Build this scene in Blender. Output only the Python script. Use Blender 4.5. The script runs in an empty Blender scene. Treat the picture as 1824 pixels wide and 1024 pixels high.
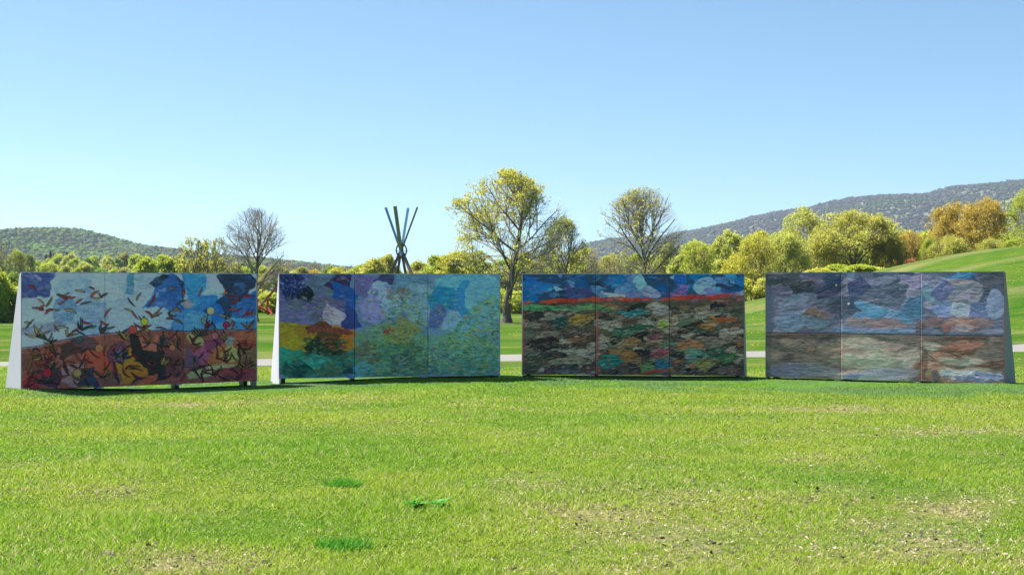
import bpy, math, random
import numpy as np
from mathutils import Vector

# ------------------------------------------------------------------ camera, sky, sun, exposure
SC = bpy.context.scene
COL = SC.collection
F = 2400.0                      # focal length in pixels of the 1824 px wide photograph
CAMH = 2.78
cam = bpy.data.cameras.new('camera')
cam.sensor_width = 36.0
cam.lens = 36.0 * F / 1824.0
cam.clip_start = 0.1
cam.clip_end = 40000.0
camo = bpy.data.objects.new('camera', cam)
COL.objects.link(camo)
camo.location = (0, 0, CAMH)
camo.rotation_euler = (math.pi / 2, 0, 0)
SC.camera = camo

SUN_EL, SUN_ROT = math.radians(56), math.radians(-66)
W = bpy.data.worlds.new('World')
SC.world = W
W.use_nodes = True
nt = W.node_tree
sky = nt.nodes.new('ShaderNodeTexSky')
sky.sky_type = 'NISHITA'
sky.sun_disc = False
sky.sun_elevation = SUN_EL
sky.sun_rotation = SUN_ROT
sky.air_density = 0.45
sky.dust_density = 0.3
sky.ozone_density = 2.0
sky.altitude = 100
bg = nt.nodes['Background']
bg.inputs[1].default_value = 0.090
tint = nt.nodes.new('ShaderNodeMix'); tint.data_type = 'RGBA'; tint.blend_type = 'MULTIPLY'
tint.inputs[0].default_value = 1.0; tint.inputs[7].default_value = (0.755, 1.05, 1.13, 1)
gam = nt.nodes.new('ShaderNodeGamma'); gam.inputs[1].default_value = 0.75
nt.links.new(sky.outputs[0], gam.inputs[0]); nt.links.new(gam.outputs[0], tint.inputs[6]); nt.links.new(tint.outputs[2], bg.inputs[0])
sl = bpy.data.lights.new('sun', 'SUN')
sl.energy = 5.0
sl.angle = math.radians(0.53)
sl.color = (1.0, 0.95, 0.87)
so = bpy.data.objects.new('sun', sl)
COL.objects.link(so)
sd = Vector((math.sin(SUN_ROT) * math.cos(SUN_EL), math.cos(SUN_ROT) * math.cos(SUN_EL), math.sin(SUN_EL)))
so.rotation_euler = sd.to_track_quat('Z', 'Y').to_euler()
so.location = (-40, 60, 60)
vs = SC.view_settings
vs.view_transform = 'Standard'
vs.look = 'None'
vs.gamma = 1.0
vs.exposure = 1.55
SC.cycles.max_bounces = 6
SC.cycles.transparent_max_bounces = 8
SC.cycles.volume_bounces = 0

# ------------------------------------------------------------------ helpers
def lin(c):
    c = np.asarray(c, float) / 255.0
    return np.where(c <= 0.04045, c / 12.92, ((c + 0.055) / 1.055) ** 2.4)

def tag(o, label=None, cat=None, group=None, kind=None):
    if label: o['label'] = label
    if cat: o['category'] = cat
    if group: o['group'] = group
    if kind: o['kind'] = kind
    return o

def empty(name, loc, rz=0.0, label=None, cat=None, group=None):
    o = bpy.data.objects.new(name, None)
    o.empty_display_size = 0.3
    COL.objects.link(o)
    o.location = loc
    o.rotation_euler = (0, 0, rz)
    return tag(o, label, cat, group)

def obj(name, me, mat=None, parent=None):
    o = bpy.data.objects.new(name, me)
    COL.objects.link(o)
    if mat is not None and len(me.materials) == 0:
        me.materials.append(mat)
    if parent is not None:
        o.parent = parent
    return o

def mesh_np(name, V, T, color=None, attr='Col', smooth=False, nper=3):
    """mesh from numpy arrays; T is (n,3) or (n,4)"""
    V = np.ascontiguousarray(V, dtype=np.float32)
    T = np.ascontiguousarray(T, dtype=np.int32)
    k = T.shape[1]
    me = bpy.data.meshes.new(name)
    me.vertices.add(len(V))
    me.vertices.foreach_set('co', V.ravel())
    me.loops.add(T.size)
    me.loops.foreach_set('vertex_index', T.ravel())
    me.polygons.add(len(T))
    me.polygons.foreach_set('loop_start', np.arange(0, T.size, k, dtype=np.int32))
    if smooth:
        me.polygons.foreach_set('use_smooth', np.ones(len(T), dtype=bool))
    if color is not None:
        C = np.ones((len(V), 4), np.float32)
        color = np.asarray(color)
        if color.ndim == 1:
            C[:, :3] = color[:, None]
        else:
            C[:, :3] = color
        a = me.attributes.new(attr, 'FLOAT_COLOR', 'POINT')
        a.data.foreach_set('color', C.ravel())
    me.update(calc_edges=True)
    me.validate()
    return me

class MB:
    """small polygon soup builder"""
    def __init__(s): s.v = []; s.f = []
    def poly(s, pts):
        i = len(s.v); s.v += [tuple(p) for p in pts]; s.f.append(list(range(i, i + len(pts))))
    def hexa(s, b, t):
        i = len(s.v); s.v += [tuple(p) for p in b] + [tuple(p) for p in t]
        s.f += [[i+3, i+2, i+1, i], [i+4, i+5, i+6, i+7]]
        for k in range(4):
            j = (k + 1) % 4
            s.f.append([i+k, i+j, i+4+j, i+4+k])
    def box(s, x0, x1, y0, y1, z0, z1):
        s.hexa([(x0,y0,z0),(x1,y0,z0),(x1,y1,z0),(x0,y1,z0)], [(x0,y0,z1),(x1,y0,z1),(x1,y1,z1),(x0,y1,z1)])
    def bar(s, a, b, w, h, n=None):
        a = Vector(a); b = Vector(b); d = (b - a).normalized()
        u = d.cross(Vector((0.13, 1, 0.21))).normalized(); v = d.cross(u).normalized()
        u *= w / 2; v *= h / 2
        s.hexa([a-u-v, a+u-v, a+u+v, a-u+v], [b-u-v, b+u-v, b+u+v, b-u+v])
    def tube(s, a, b, r0, r1, n=10, cap=True):
        a = Vector(a); b = Vector(b); d = (b - a).normalized()
        u = d.cross(Vector((0.31, 0.9, 0.27))).normalized(); v = d.cross(u).normalized()
        i = len(s.v)
        for p, r in ((a, r0), (b, r1)):
            for k in range(n):
                t = 2 * math.pi * k / n
                s.v.append(tuple(p + u * math.cos(t) * r + v * math.sin(t) * r))
        for k in range(n):
            j = (k + 1) % n
            s.f.append([i+k, i+j, i+n+j, i+n+k])
        if cap:
            s.f.append([i+k for k in range(n)][::-1]); s.f.append([i+n+k for k in range(n)])
    def ring(s, c, ax, R, r, n=28, m=8, sy=1.0):
        c = Vector(c); ax = Vector(ax).normalized()
        u = ax.cross(Vector((0, 0, 1)))
        u = Vector((1, 0, 0)) if u.length < 1e-3 else u.normalized()
        w = ax.cross(u).normalized()
        i0 = len(s.v)
        for k in range(n):
            t = 2 * math.pi * k / n
            dr = u * math.cos(t) + w * math.sin(t) * sy
            for q in range(m):
                a = 2 * math.pi * q / m
                s.v.append(tuple(c + dr * (R + r * math.cos(a)) + ax * (r * math.sin(a))))
        for k in range(n):
            for q in range(m):
                k2 = (k + 1) % n; q2 = (q + 1) % m
                s.f.append([i0+k*m+q, i0+k2*m+q, i0+k2*m+q2, i0+k*m+q2])
    def build(s, name, mat, parent=None, bevel=0.0):
        me = bpy.data.meshes.new(name)
        me.from_pydata(s.v, [], s.f); me.update()
        o = obj(name, me, mat, parent)
        if bevel:
            m = o.modifiers.new('bevel', 'BEVEL'); m.width = bevel; m.segments = 2; m.limit_method = 'ANGLE'
        return o

# value noise, vectorised
def _h(ix, iy, seed):
    n = (ix.astype(np.int64) * 374761393 + iy.astype(np.int64) * 668265263 + seed * 2147483647 + 1013904223) & 0xFFFFFFFF
    n = ((n ^ (n >> 13)) * 1274126177) & 0xFFFFFFFF
    n = ((n ^ (n >> 16)) * 2246822519) & 0xFFFFFFFF
    return ((n ^ (n >> 15)) & 0xFFFFFF) / float(0xFFFFFF)

def vn(x, y, seed=0):
    ix = np.floor(x); iy = np.floor(y)
    fx = x - ix; fy = y - iy
    fx = fx * fx * (3 - 2 * fx); fy = fy * fy * (3 - 2 * fy)
    a = _h(ix, iy, seed); b = _h(ix + 1, iy, seed); c = _h(ix, iy + 1, seed); d = _h(ix + 1, iy + 1, seed)
    return (a * (1 - fx) + b * fx) * (1 - fy) + (c * (1 - fx) + d * fx) * fy

def fbm(x, y, seed=0, octv=4):
    s = 0.0; a = 0.5; t = 0.0
    for o in range(octv):
        s = s + a * vn(x * 2 ** o + 17.3 * o, y * 2 ** o - 9.1 * o, seed + o)
        t += a; a *= 0.5
    return s / t

def sstep(t):
    t = np.clip(t, 0, 1)
    return t * t * (3 - 2 * t)

def pg(px, py):
    """pixel on the flat lawn -> ground x, y"""
    y = CAMH * F / (py - 512.0)
    return (px - 912.0) / F * y, y

def px_x(px, y):
    return (px - 912.0) / F * y

def px_z(py, y):
    return CAMH + (512.0 - py) * y / F

# ------------------------------------------------------------------ materials
def mat_new(name):
    m = bpy.data.materials.new(name); m.use_nodes = True
    n = m.node_tree.nodes; l = m.node_tree.links
    return m, n, l, n['Principled BSDF']

def noise(n, l, scale, detail=4, rough=0.55, vec=None, dist=0.0):
    t = n.new('ShaderNodeTexNoise')
    t.inputs['Scale'].default_value = scale; t.inputs['Detail'].default_value = detail
    t.inputs['Roughness'].default_value = rough; t.inputs['Distortion'].default_value = dist
    if vec is not None: l.new(vec, t.inputs['Vector'])
    return t

def ramp(n, l, fac, stops):
    r = n.new('ShaderNodeValToRGB')
    while len(r.color_ramp.elements) < len(stops): r.color_ramp.elements.new(0.5)
    for e, (p, c) in zip(r.color_ramp.elements, stops):
        e.position = p; e.color = (c[0], c[1], c[2], 1)
    l.new(fac, r.inputs[0])
    return r

def mix(n, l, fac, a, b, mode='MIX'):
    m = n.new('ShaderNodeMix'); m.data_type = 'RGBA'; m.blend_type = mode
    if isinstance(fac, (int, float)): m.inputs[0].default_value = fac
    else: l.new(fac, m.inputs[0])
    for s, v in ((6, a), (7, b)):
        if isinstance(v, (tuple, list)): m.inputs[s].default_value = (v[0], v[1], v[2], 1)
        else: l.new(v, m.inputs[s])
    return m.outputs[2]

def bump(n, l, h, strength=0.3, dist=0.02):
    b = n.new('ShaderNodeBump'); b.inputs['Strength'].default_value = strength; b.inputs['Distance'].default_value = dist
    l.new(h, b.inputs['Height'])
    return b.outputs[0]

def paint_mat(name, col, rough=0.6, metal=0.0, var=0.12, scale=6.0, bmp=0.1):
    m, n, l, p = mat_new(name)
    tc = n.new('ShaderNodeTexCoord')
    t = noise(n, l, scale, 6, 0.65, tc.outputs['Object'])
    d = tuple(c * (1 - var) for c in col); u = tuple(min(1, c * (1 + var)) for c in col)
    r = ramp(n, l, t.outputs[0], [(0.3, d), (0.7, u)])
    l.new(r.outputs[0], p.inputs['Base Color'])
    p.inputs['Roughness'].default_value = rough; p.inputs['Metallic'].default_value = metal
    t2 = noise(n, l, scale * 6, 4, 0.6, tc.outputs['Object'])
    l.new(bump(n, l, t2.outputs[0], bmp, 0.01), p.inputs['Normal'])
    return m

def leaf_mat(name, ca, cb, trans=0.45, attr='Col'):
    """thin leaf: diffuse + translucent, colour between ca and cb by the leaf's own value"""
    m, n, l, p = mat_new(name)
    a = n.new('ShaderNodeAttribute'); a.attribute_name = attr
    r = ramp(n, l, a.outputs['Fac'], [(0.0, ca), (1.0, cb)])
    p.inputs['Roughness'].default_value = 0.6
    p.inputs['Specular IOR Level'].default_value = 0.25
    l.new(r.outputs[0], p.inputs['Base Color'])
    tr = n.new('ShaderNodeBsdfTranslucent'); l.new(r.outputs[0], tr.inputs[0])
    ms = n.new('ShaderNodeMixShader'); ms.inputs[0].default_value = trans
    l.new(p.outputs[0], ms.inputs[1]); l.new(tr.outputs[0], ms.inputs[2])
    l.new(ms.outputs[0], n['Material Output'].inputs[0])
    return m

def vcol_mat(name, rough=0.8, trans=0.0, spec=0.3, bmp=0.0, bscale=40.0, gain=1.0):
    m, n, l, p = mat_new(name)
    a = n.new('ShaderNodeAttribute'); a.attribute_name = 'Col'
    p.inputs['Roughness'].default_value = rough
    p.inputs['Specular IOR Level'].default_value = spec
    l.new(a.outputs['Color'], p.inputs['Base Color'])
    if bmp:
        tc = n.new('ShaderNodeTexCoord')
        t = noise(n, l, bscale, 5, 0.6, tc.outputs['Object'], 0.5)
        l.new(bump(n, l, t.outputs[0], bmp, 0.02), p.inputs['Normal'])
    if trans:
        tr = n.new('ShaderNodeBsdfTranslucent'); l.new(a.outputs['Color'], tr.inputs[0])
        ms = n.new('ShaderNodeMixShader'); ms.inputs[0].default_value = trans
        l.new(p.outputs[0], ms.inputs[1]); l.new(tr.outputs[0], ms.inputs[2])
        l.new(ms.outputs[0], n['Material Output'].inputs[0])
    return m

# ------------------------------------------------------------------ the ground
WALLPX = [(38, 209), (457, 190), (497.5, 186), (890, 179.3), (930.5, 178.3), (1325, 181), (1364.5, 184), (1789, 199), (1900, 205)]
_wy = [F * 3.05 / h for _, h in WALLPX]
WALLX = np.array([-16.0] + [(a - 912) / F * y_ for (a, _), y_ in zip(WALLPX, _wy)]); WALLY = np.array([32.6] + _wy)
def ground_h(x, y):
    x = np.asarray(x, float); y = np.asarray(y, float)
    g = sstep((y - 58) / 50) * (1 - sstep((y - 112) / 60))
    h = 6.3 * sstep((x - 10.5) / 34) * g
    h = h + 0.14 * np.exp(-((x + 13.0) ** 2 + (y - 35.2) ** 2) / 1.6 ** 2)
    h = h + 0.09 * np.exp(-((x - 13.4) ** 2 + (y - 36.9) ** 2) / 1.8 ** 2)
    dw = np.interp(x, WALLX, WALLY) - y
    h = h - 0.10 * np.exp(-((dw + .4) / 1.0) ** 2) * sstep((x + 11.6) / 2.0) * (1 - 1.85 * sstep((x + 7.5) / 5))
    near = (1 - sstep((y - 60) / 60))
    h = h + 0.05 * near * (fbm(x / 5.0, y / 5.0, 5, 3) - 0.5)
    return h

DRY = [(1100,960,170,60,.9),(1000,900,120,30,.55),(1300,930,150,60,.8),(170,1010,190,28,1.0),(420,1000,120,22,.55),(1640,960,170,45,.65),
       (1700,910,110,18,.5),(330,722,200,9,.85),(560,716,150,8,.8),(860,728,120,7,.5),(1760,862,90,10,.6),(1480,728,120,7,.6),
       (1650,770,160,8,.5),(760,752,120,5,.4),(420,905,110,15,.5),(200,880,120,18,.45),(1000,1010,120,20,.8),(1450,820,120,8,.45),
       (1120,860,200,14,.35),(100,735,90,7,.5),(1000,770,240,6,.35)]
LUSH = [(640,820,200,45),(560,960,160,50),(1500,855,260,22),(1750,845,120,20),(760,830,160,30),(1000,830,120,22),(1050,690,500,10),(300,700,220,6),(1600,705,240,7)]

def px_of(x, y):
    return 912 + F * x / y, 512 + CAMH * F / y

def dryness(x, y):
    px, py = px_of(x, np.maximum(y, 6.0))
    d = 0.22 * np.ones_like(px)
    for a, b, w, h, s in DRY:
        d = d + s * np.exp(-((px - a) / w) ** 2 - ((py - b) / h) ** 2)
    for a, b, w, h in LUSH:
        d = d - 0.5 * np.exp(-((px - a) / w) ** 2 - ((py - b) / h) ** 2)
    n = fbm(x / 1.1, y / 1.1, 21, 4)
    n2 = fbm(x / 5.0, y / 3.0, 31, 3)
    n3 = fbm(x / .28, y / .28, 41, 3)
    d = d * .46 * (0.2 + 1.6 * n) + 0.5 * (n - 0.5) + 0.45 * (n2 - 0.5) + .55 * (n3 - .5)
    far = np.clip(2.6 * (fbm(x / 9, y / 2.6, 51, 5) - .52), 0, .4) + .2 * np.exp(-((y - 111) / 5) ** 2) * (x > 25)
    d = np.where(y > 56, far, d)
    return np.clip(d, 0, .85)

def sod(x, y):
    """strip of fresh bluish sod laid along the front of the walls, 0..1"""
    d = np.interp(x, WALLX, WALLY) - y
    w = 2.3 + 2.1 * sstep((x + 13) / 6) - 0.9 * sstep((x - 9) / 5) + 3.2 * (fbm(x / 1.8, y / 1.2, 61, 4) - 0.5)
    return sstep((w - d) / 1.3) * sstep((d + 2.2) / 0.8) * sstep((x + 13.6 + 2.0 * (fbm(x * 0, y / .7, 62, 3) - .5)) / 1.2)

def axis(parts):
    out = []
    for a, b, s in parts:
        out += list(np.arange(a, b, s))
    return out

ys = axis([(-60, 0, 10), (0, 8, 2), (8, 46, 0.4), (46, 70, 0.8), (70, 150, 2), (150, 320, 8)])
y = 320.0
while y < 9000: ys.append(y); y *= 1.12
xp = axis([(0, 18, 0.5), (18, 30, 1.0), (30, 80, 2)])
x = 80.0
while x < 7000: xp.append(x); x *= 1.2
xs = np.array([-v for v in xp[:0:-1]] + xp); ys = np.array(ys)
GX, GY = np.meshgrid(xs, ys)
GZ = ground_h(GX, GY)
V = np.stack([GX, GY, GZ], -1).reshape(-1, 3)
nx, ny = len(xs), len(ys)
I = np.arange(nx * ny).reshape(ny, nx)
Q = np.stack([I[:-1, :-1], I[:-1, 1:], I[1:, 1:], I[1:, :-1]], -1).reshape(-1, 4)
dr = dryness(GX, GY)
dr = np.where(GY < 8, 0.3, dr).ravel()
gm, n, l, p = mat_new('lawn')
tc = n.new('ShaderNodeTexCoord')
at = n.new('ShaderNodeAttribute'); at.attribute_name = 'Col'
mp = n.new('ShaderNodeMapping'); mp.inputs['Scale'].default_value = (1.0, 2.2, 1.0)
l.new(tc.outputs['Object'], mp.inputs[0])
n_f = noise(n, l, 9.0, 6, 0.7, tc.outputs['Object'])
n_m = noise(n, l, 0.55, 5, 0.6, mp.outputs[0])
n_l = noise(n, l, 0.055, 5, 0.6, mp.outputs[0])
green = ramp(n, l, n_m.outputs[0], [(0.36, (0.030, 0.090, 0.010)), (0.5, (0.058, 0.122, 0.013)), (0.64, (0.125, 0.150, 0.034))])
fresh = ramp(n, l, n_l.outputs[0], [(0.42, (0.026, 0.088, 0.010)), (0.58, (0.085, 0.132, 0.020))])
gcol = mix(n, l, 1.0, mix(n, l, 0.5, green.outputs[0], fresh.outputs[0]), (0.70, 0.80, 0.64), 'MULTIPLY')
dryc = ramp(n, l, n_f.outputs[0], [(0.3, (0.12, 0.10, 0.05)), (0.55, (0.23, 0.19, 0.095)), (0.8, (0.32, 0.275, 0.16))])
ma = n.new('ShaderNodeMath'); ma.operation = 'MULTIPLY_ADD'; l.new(n_f.outputs[0], ma.inputs[0]); ma.inputs[1].default_value = 1.5; ma.inputs[2].default_value = -0.75
sepc = n.new('ShaderNodeSeparateColor'); l.new(at.outputs['Color'], sepc.inputs[0])
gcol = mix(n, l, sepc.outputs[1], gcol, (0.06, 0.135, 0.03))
mb = n.new('ShaderNodeMath'); mb.operation = 'ADD'; mb.use_clamp = True; l.new(sepc.outputs[0], mb.inputs[0]); l.new(ma.outputs[0], mb.inputs[1])
final = mix(n, l, mb.outputs[0], gcol, dryc.outputs[0])
l.new(final, p.inputs['Base Color'])
p.inputs['Roughness'].default_value = 0.9
p.inputs['Specular IOR Level'].default_value = 0.0
l.new(bump(n, l, n_f.outputs[0], 0.8, 0.06), p.inputs['Normal'])
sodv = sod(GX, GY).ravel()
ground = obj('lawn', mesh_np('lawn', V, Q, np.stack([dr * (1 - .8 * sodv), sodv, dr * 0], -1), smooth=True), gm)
tag(ground, 'wide mown lawn of bright spring grass with dry straw patches', 'lawn', kind='structure')

# gravel path running behind the painted walls
cpts = [(-70, 38), (-40, 43), (-18, 48), (-9.1, 50.2), (0, 53.2), (10.2, 56.3), (22.9, 60.9), (45, 70), (80, 86)]
cx = np.array([c[0] for c in cpts]); cy = np.array([c[1] for c in cpts])
sx = np.arange(-70, 80, 0.5)
pv = []; pf = []
yy0 = np.interp(sx, cx, cy)
k = np.exp(-np.linspace(-2, 2, 21) ** 2); k /= k.sum()
yy0 = np.convolve(np.pad(yy0, 10, mode='edge'), k, mode='valid')
NW = 8
for i, xx in enumerate(sx):
    sl_ = (yy0[min(i+1, len(sx)-1)] - yy0[max(i-1, 0)]) / (sx[min(i+1, len(sx)-1)] - sx[max(i-1, 0)])
    nrm = np.array([-sl_, 1.0]) / math.hypot(1, sl_)
    for q in range(NW + 1):
        o_ = -2.3 + 4.6 * q / NW
        if q in (0, NW): o_ += 0.25 * (float(vn(np.array(xx * 1.3), np.array(q * 7.0), 77)) - 0.5)
        ax, ay = xx + nrm[0] * o_, yy0[i] + nrm[1] * o_
        pv.append((ax, ay, float(ground_h(ax, ay)) + (0.03 if 0 < q < NW else 0.006)))
for i in range(len(sx) - 1):
    for q in range(NW):
        a = i * (NW + 1) + q
        pf.append((a, a + NW + 1, a + NW + 2, a + 1))
pm, n, l, p = mat_new('gravel')
tc = n.new('ShaderNodeTexCoord')
t1 = noise(n, l, 14, 8, 0.75, tc.outputs['Object']); t2 = noise(n, l, 0.7, 4, 0.6, tc.outputs['Object'])
r1 = ramp(n, l, t1.outputs[0], [(0.25, (0.13, 0.125, 0.12)), (0.75, (0.24, 0.23, 0.22))])
c2 = mix(n, l, t2.outputs[0], (0.75, 0.73, 0.70), (1, 1, 1))
l.new(mix(n, l, 1.0, r1.outputs[0], c2, 'MULTIPLY'), p.inputs['Base Color'])
p.inputs['Roughness'].default_value = 0.95
l.new(bump(n, l, t1.outputs[0], 0.5, 0.02), p.inputs['Normal'])
tag(obj('gravel_path', mesh_np('gravel_path', np.array(pv), np.array(pf)[:, ::-1], smooth=True), pm), 'pale grey gravel path crossing the lawn behind the painted walls', 'path', kind='structure')

# ------------------------------------------------------------------ far hills with their woods
bark_far = (0.105, 0.088, 0.080)
def build_hill(name, pts, ydist, front, back, treeh, seed, label):
    pxs = np.array([q[0] for q in pts], float); pys = np.array([q[1] for q in pts], float)
    hx = np.arange(pxs[0], pxs[-1] + 1, 10.0)
    ridge = px_z(np.interp(hx, pxs, pys), ydist) - treeh
    t = np.concatenate([np.linspace(0, 1, 22), 1 + np.linspace(0.12, 1, 6)])
    Vh = []
    for tt in t:
        if tt <= 1:
            yy = ydist - front * (1 - tt); s = sstep(np.array(tt)) * 0.55 + 0.45 * tt
        else:
            yy = ydist + back * (tt - 1); s = 1 - sstep(np.array(tt - 1))
        X = px_x(hx, ydist)
        bumpy = 1 + 0.22 * (fbm(X / (front * .35), np.full_like(X, yy / (front * .35)), seed, 4) - 0.5) * (1 - tt if tt <= 1 else 0) * 2
        Z = -1.0 + (ridge + 1.0) * s * bumpy
        Vh.append(np.stack([X, np.full_like(X, yy), Z], -1))
    Vh = np.array(Vh)
    m_, k_ = Vh.shape[:2]
    I = np.arange(m_ * k_).reshape(m_, k_)
    Qh = np.stack([I[:-1, :-1], I[:-1, 1:], I[1:, 1:], I[1:, :-1]], -1).reshape(-1, 4)
    hm = paint_mat(name + '_floor', (0.085, 0.085, 0.055), 0.95, 0, 0.3, 0.01, 0.0)
    o = obj(name, mesh_np(name, Vh.reshape(-1, 3), Qh, smooth=True), hm)
    tag(o, label, 'hill', kind='structure')
    return Vh

def ico():
    p = (1 + 5 ** .5) / 2
    v = np.array([(-1,p,0),(1,p,0),(-1,-p,0),(1,-p,0),(0,-1,p),(0,1,p),(0,-1,-p),(0,1,-p),(p,0,-1),(p,0,1),(-p,0,-1),(-p,0,1)], float)
    v /= np.linalg.norm(v[0])
    f = np.array([(0,11,5),(0,5,1),(0,1,7),(0,7,10),(0,10,11),(1,5,9),(5,11,4),(11,10,2),(10,7,6),(7,1,8),(3,9,4),(3,4,2),(3,2,6),(3,6,8),(3,8,9),(4,9,5),(2,4,11),(6,2,10),(8,6,7),(9,8,1)])
    return v, f
IV, IF = ico()

OV = np.array([(1,0,0),(-1,0,0),(0,1,0),(0,-1,0),(0,0,1),(0,0,-1)], float)
OF = np.array([(0,2,4),(2,1,4),(1,3,4),(3,0,4),(2,0,5),(1,2,5),(3,1,5),(0,3,5)])

def hill_wood(name, Vh, count, size, colfn, seed, label, trans=0.0):
    rng = np.random.default_rng(seed)
    m_, k_ = Vh.shape[:2]
    mi = 22                                   # rows up to the ridge plus a few behind
    a = rng.random(count) * (mi + 0.6); b = rng.random(count) * (k_ - 1.01)
    ia = np.minimum(a.astype(int), m_ - 2); ib = b.astype(int); fa = (a - ia)[:, None]; fb = (b - ib)[:, None]
    P = (Vh[ia, ib] * (1 - fb) + Vh[ia, ib + 1] * fb) * (1 - fa) + (Vh[ia + 1, ib] * (1 - fb) + Vh[ia + 1, ib + 1] * fb) * fa
    s = size * (0.6 + 0.8 * rng.random(count))
    R = 1 + 0.7 * (rng.random((count, 6)) - 0.5)
    B = OV[None] * R[:, :, None] + 0.25 * rng.normal(0, 1, (count, 6, 3))
    th = rng.random(count) * 6.28
    c, s_ = np.cos(th)[:, None], np.sin(th)[:, None]
    ph = rng.random(count) * 1.2 + .2; cp, sp = np.cos(ph)[:, None], np.sin(ph)[:, None]
    B = np.stack([B[..., 0], B[..., 1] * cp - B[..., 2] * sp, B[..., 1] * sp + B[..., 2] * cp], -1)
    B = np.stack([B[..., 0] * c - B[..., 1] * s_, B[..., 0] * s_ + B[..., 1] * c, B[..., 2] * .6], -1)
    Vv = (P[:, None, :] + np.array([0, 0, 1.0]) * (s * 0.55)[:, None, None] + B * s[:, None, None]).reshape(-1, 3)
    T = (OF[None] + 6 * np.arange(count)[:, None, None]).reshape(-1, 3)
    C = colfn(P, a / 21.0, rng)
    C = np.repeat(C, 6, 0) * (0.9 + 0.2 * rng.random((count * 6, 1)))
    o = obj(name, mesh_np(name, Vv, T, C, smooth=True), vcol_mat(name, 0.95, trans, 0.0))
    return tag(o, label, 'woodland', kind='stuff')

LH = [(-260,440),(-160,432),(-60,424),(0,418),(30,424),(45,420),(75,408),(95,404),(120,403),(150,406),(180,414),(200,421),(240,431),(270,436),(310,440),(380,450),(450,455),(520,462),(580,469),(640,476),(700,483),(780,496),(860,508)]
RH = [(860,500),(940,474),(1000,450),(1037,435),(1053,429),(1080,424),(1113,421),(1174,420),(1204,413),(1240,407),(1292,396),(1337,384),(1392,373),(1440,367),(1467,359),(1508,351),(1559,346),(1645,344),(1679,332),(1713,328),(1764,325),(1802,319),(1824,321),(1900,330),(2050,345),(2250,370)]
VL = build_hill('left_hill', LH, 2300, 1150, 700, 7, 3, 'rounded wooded hill rising behind the leafing trees')
VR = build_hill('mountain_ridge', RH, 4300, 2300, 1200, 9, 8, 'long blue grey wooded mountain ridge with bare upper slopes')

def mixc(a, b, t):
    return np.array(a)[None] * (1 - t[:, None]) + np.array(b)[None] * t[:, None]

def col_left(P, t, rng):
    k = fbm(P[:, 0] / 130, P[:, 1] / 160, 4, 4)
    g = np.clip((0.62 - 0.35 * t) + 2.2 * (k - 0.5) + 0.5 * (rng.random(len(t)) - 0.5), 0, 1)
    c = mixc((0.062, 0.066, 0.036), (0.072, 0.135, 0.022), g)
    low = sstep((0.45 - t) / 0.3) * (rng.random(len(t)) > 0.4)
    c = c * (1 - low[:, None]) + low[:, None] * mixc((0.12, 0.20, 0.035), (0.06, 0.13, 0.04), rng.random(len(t)))
    return c

def col_right(P, t, rng):
    k = fbm(P[:, 0] / 260, P[:, 1] / 420, 14, 4)
    g = np.clip(1.05 - 1.25 * t + 2.0 * (k - 0.5) + 0.5 * (rng.random(len(t)) - 0.5), 0, 1)
    return mixc((0.046, 0.041, 0.044), (0.040, 0.066, 0.026), g)

hill_wood('left_hill_wood', VL, 28000, 4.4, col_left, 5, 'mixed grey and fresh green woods covering the rounded hill')
hill_wood('ridge_wood', VR, 36000, 6.0, col_right, 6, 'bare grey brown and olive woods covering the long ridge')

# pale rock ledges high on the ridge
rk = MB(); rng = random.Random(4)
for (a, b, w_, h_) in [(1693,343,9,3.0),(1722,352,7,2.0),(1640,372,6,2.2),(1662,380,12,3.4),(1690,384,10,3.0),(1776,329,8,2.5),(1788,331,7,2),(1655,398,6,2),(1700,349,8,2)]:
    yy = 4180 if b < 360 else 3820
    X, Z = px_x(a, yy), px_z(b, yy)
    for q in range(5):
        ww = w_ * yy / F * rng.uniform(.2, .45); hh = h_ * yy / F * rng.uniform(.5, 1)
        xo = X + rng.uniform(-.5, .5) * w_ * yy / F
        rk.hexa([(xo-ww,yy-6,Z-hh*3),(xo+ww,yy-8,Z-hh*3),(xo+ww,yy+90,Z-hh*3),(xo-ww,yy+90,Z-hh*3)],
                [(xo-ww*.8,yy-4,Z+hh*rng.uniform(.1,.5)),(xo+ww*.7,yy-3,Z+hh*rng.uniform(.0,.5)),(xo+ww*.7,yy+90,Z+hh*.3),(xo-ww*.8,yy+90,Z+hh*.3)])
tag(rk.build('rock_ledges', paint_mat('ledge_rock', (0.34, 0.32, 0.30), 0.9, 0, .2, .05)), 'pale rock ledges showing between trees on the ridge', 'rock', kind='stuff')


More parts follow.
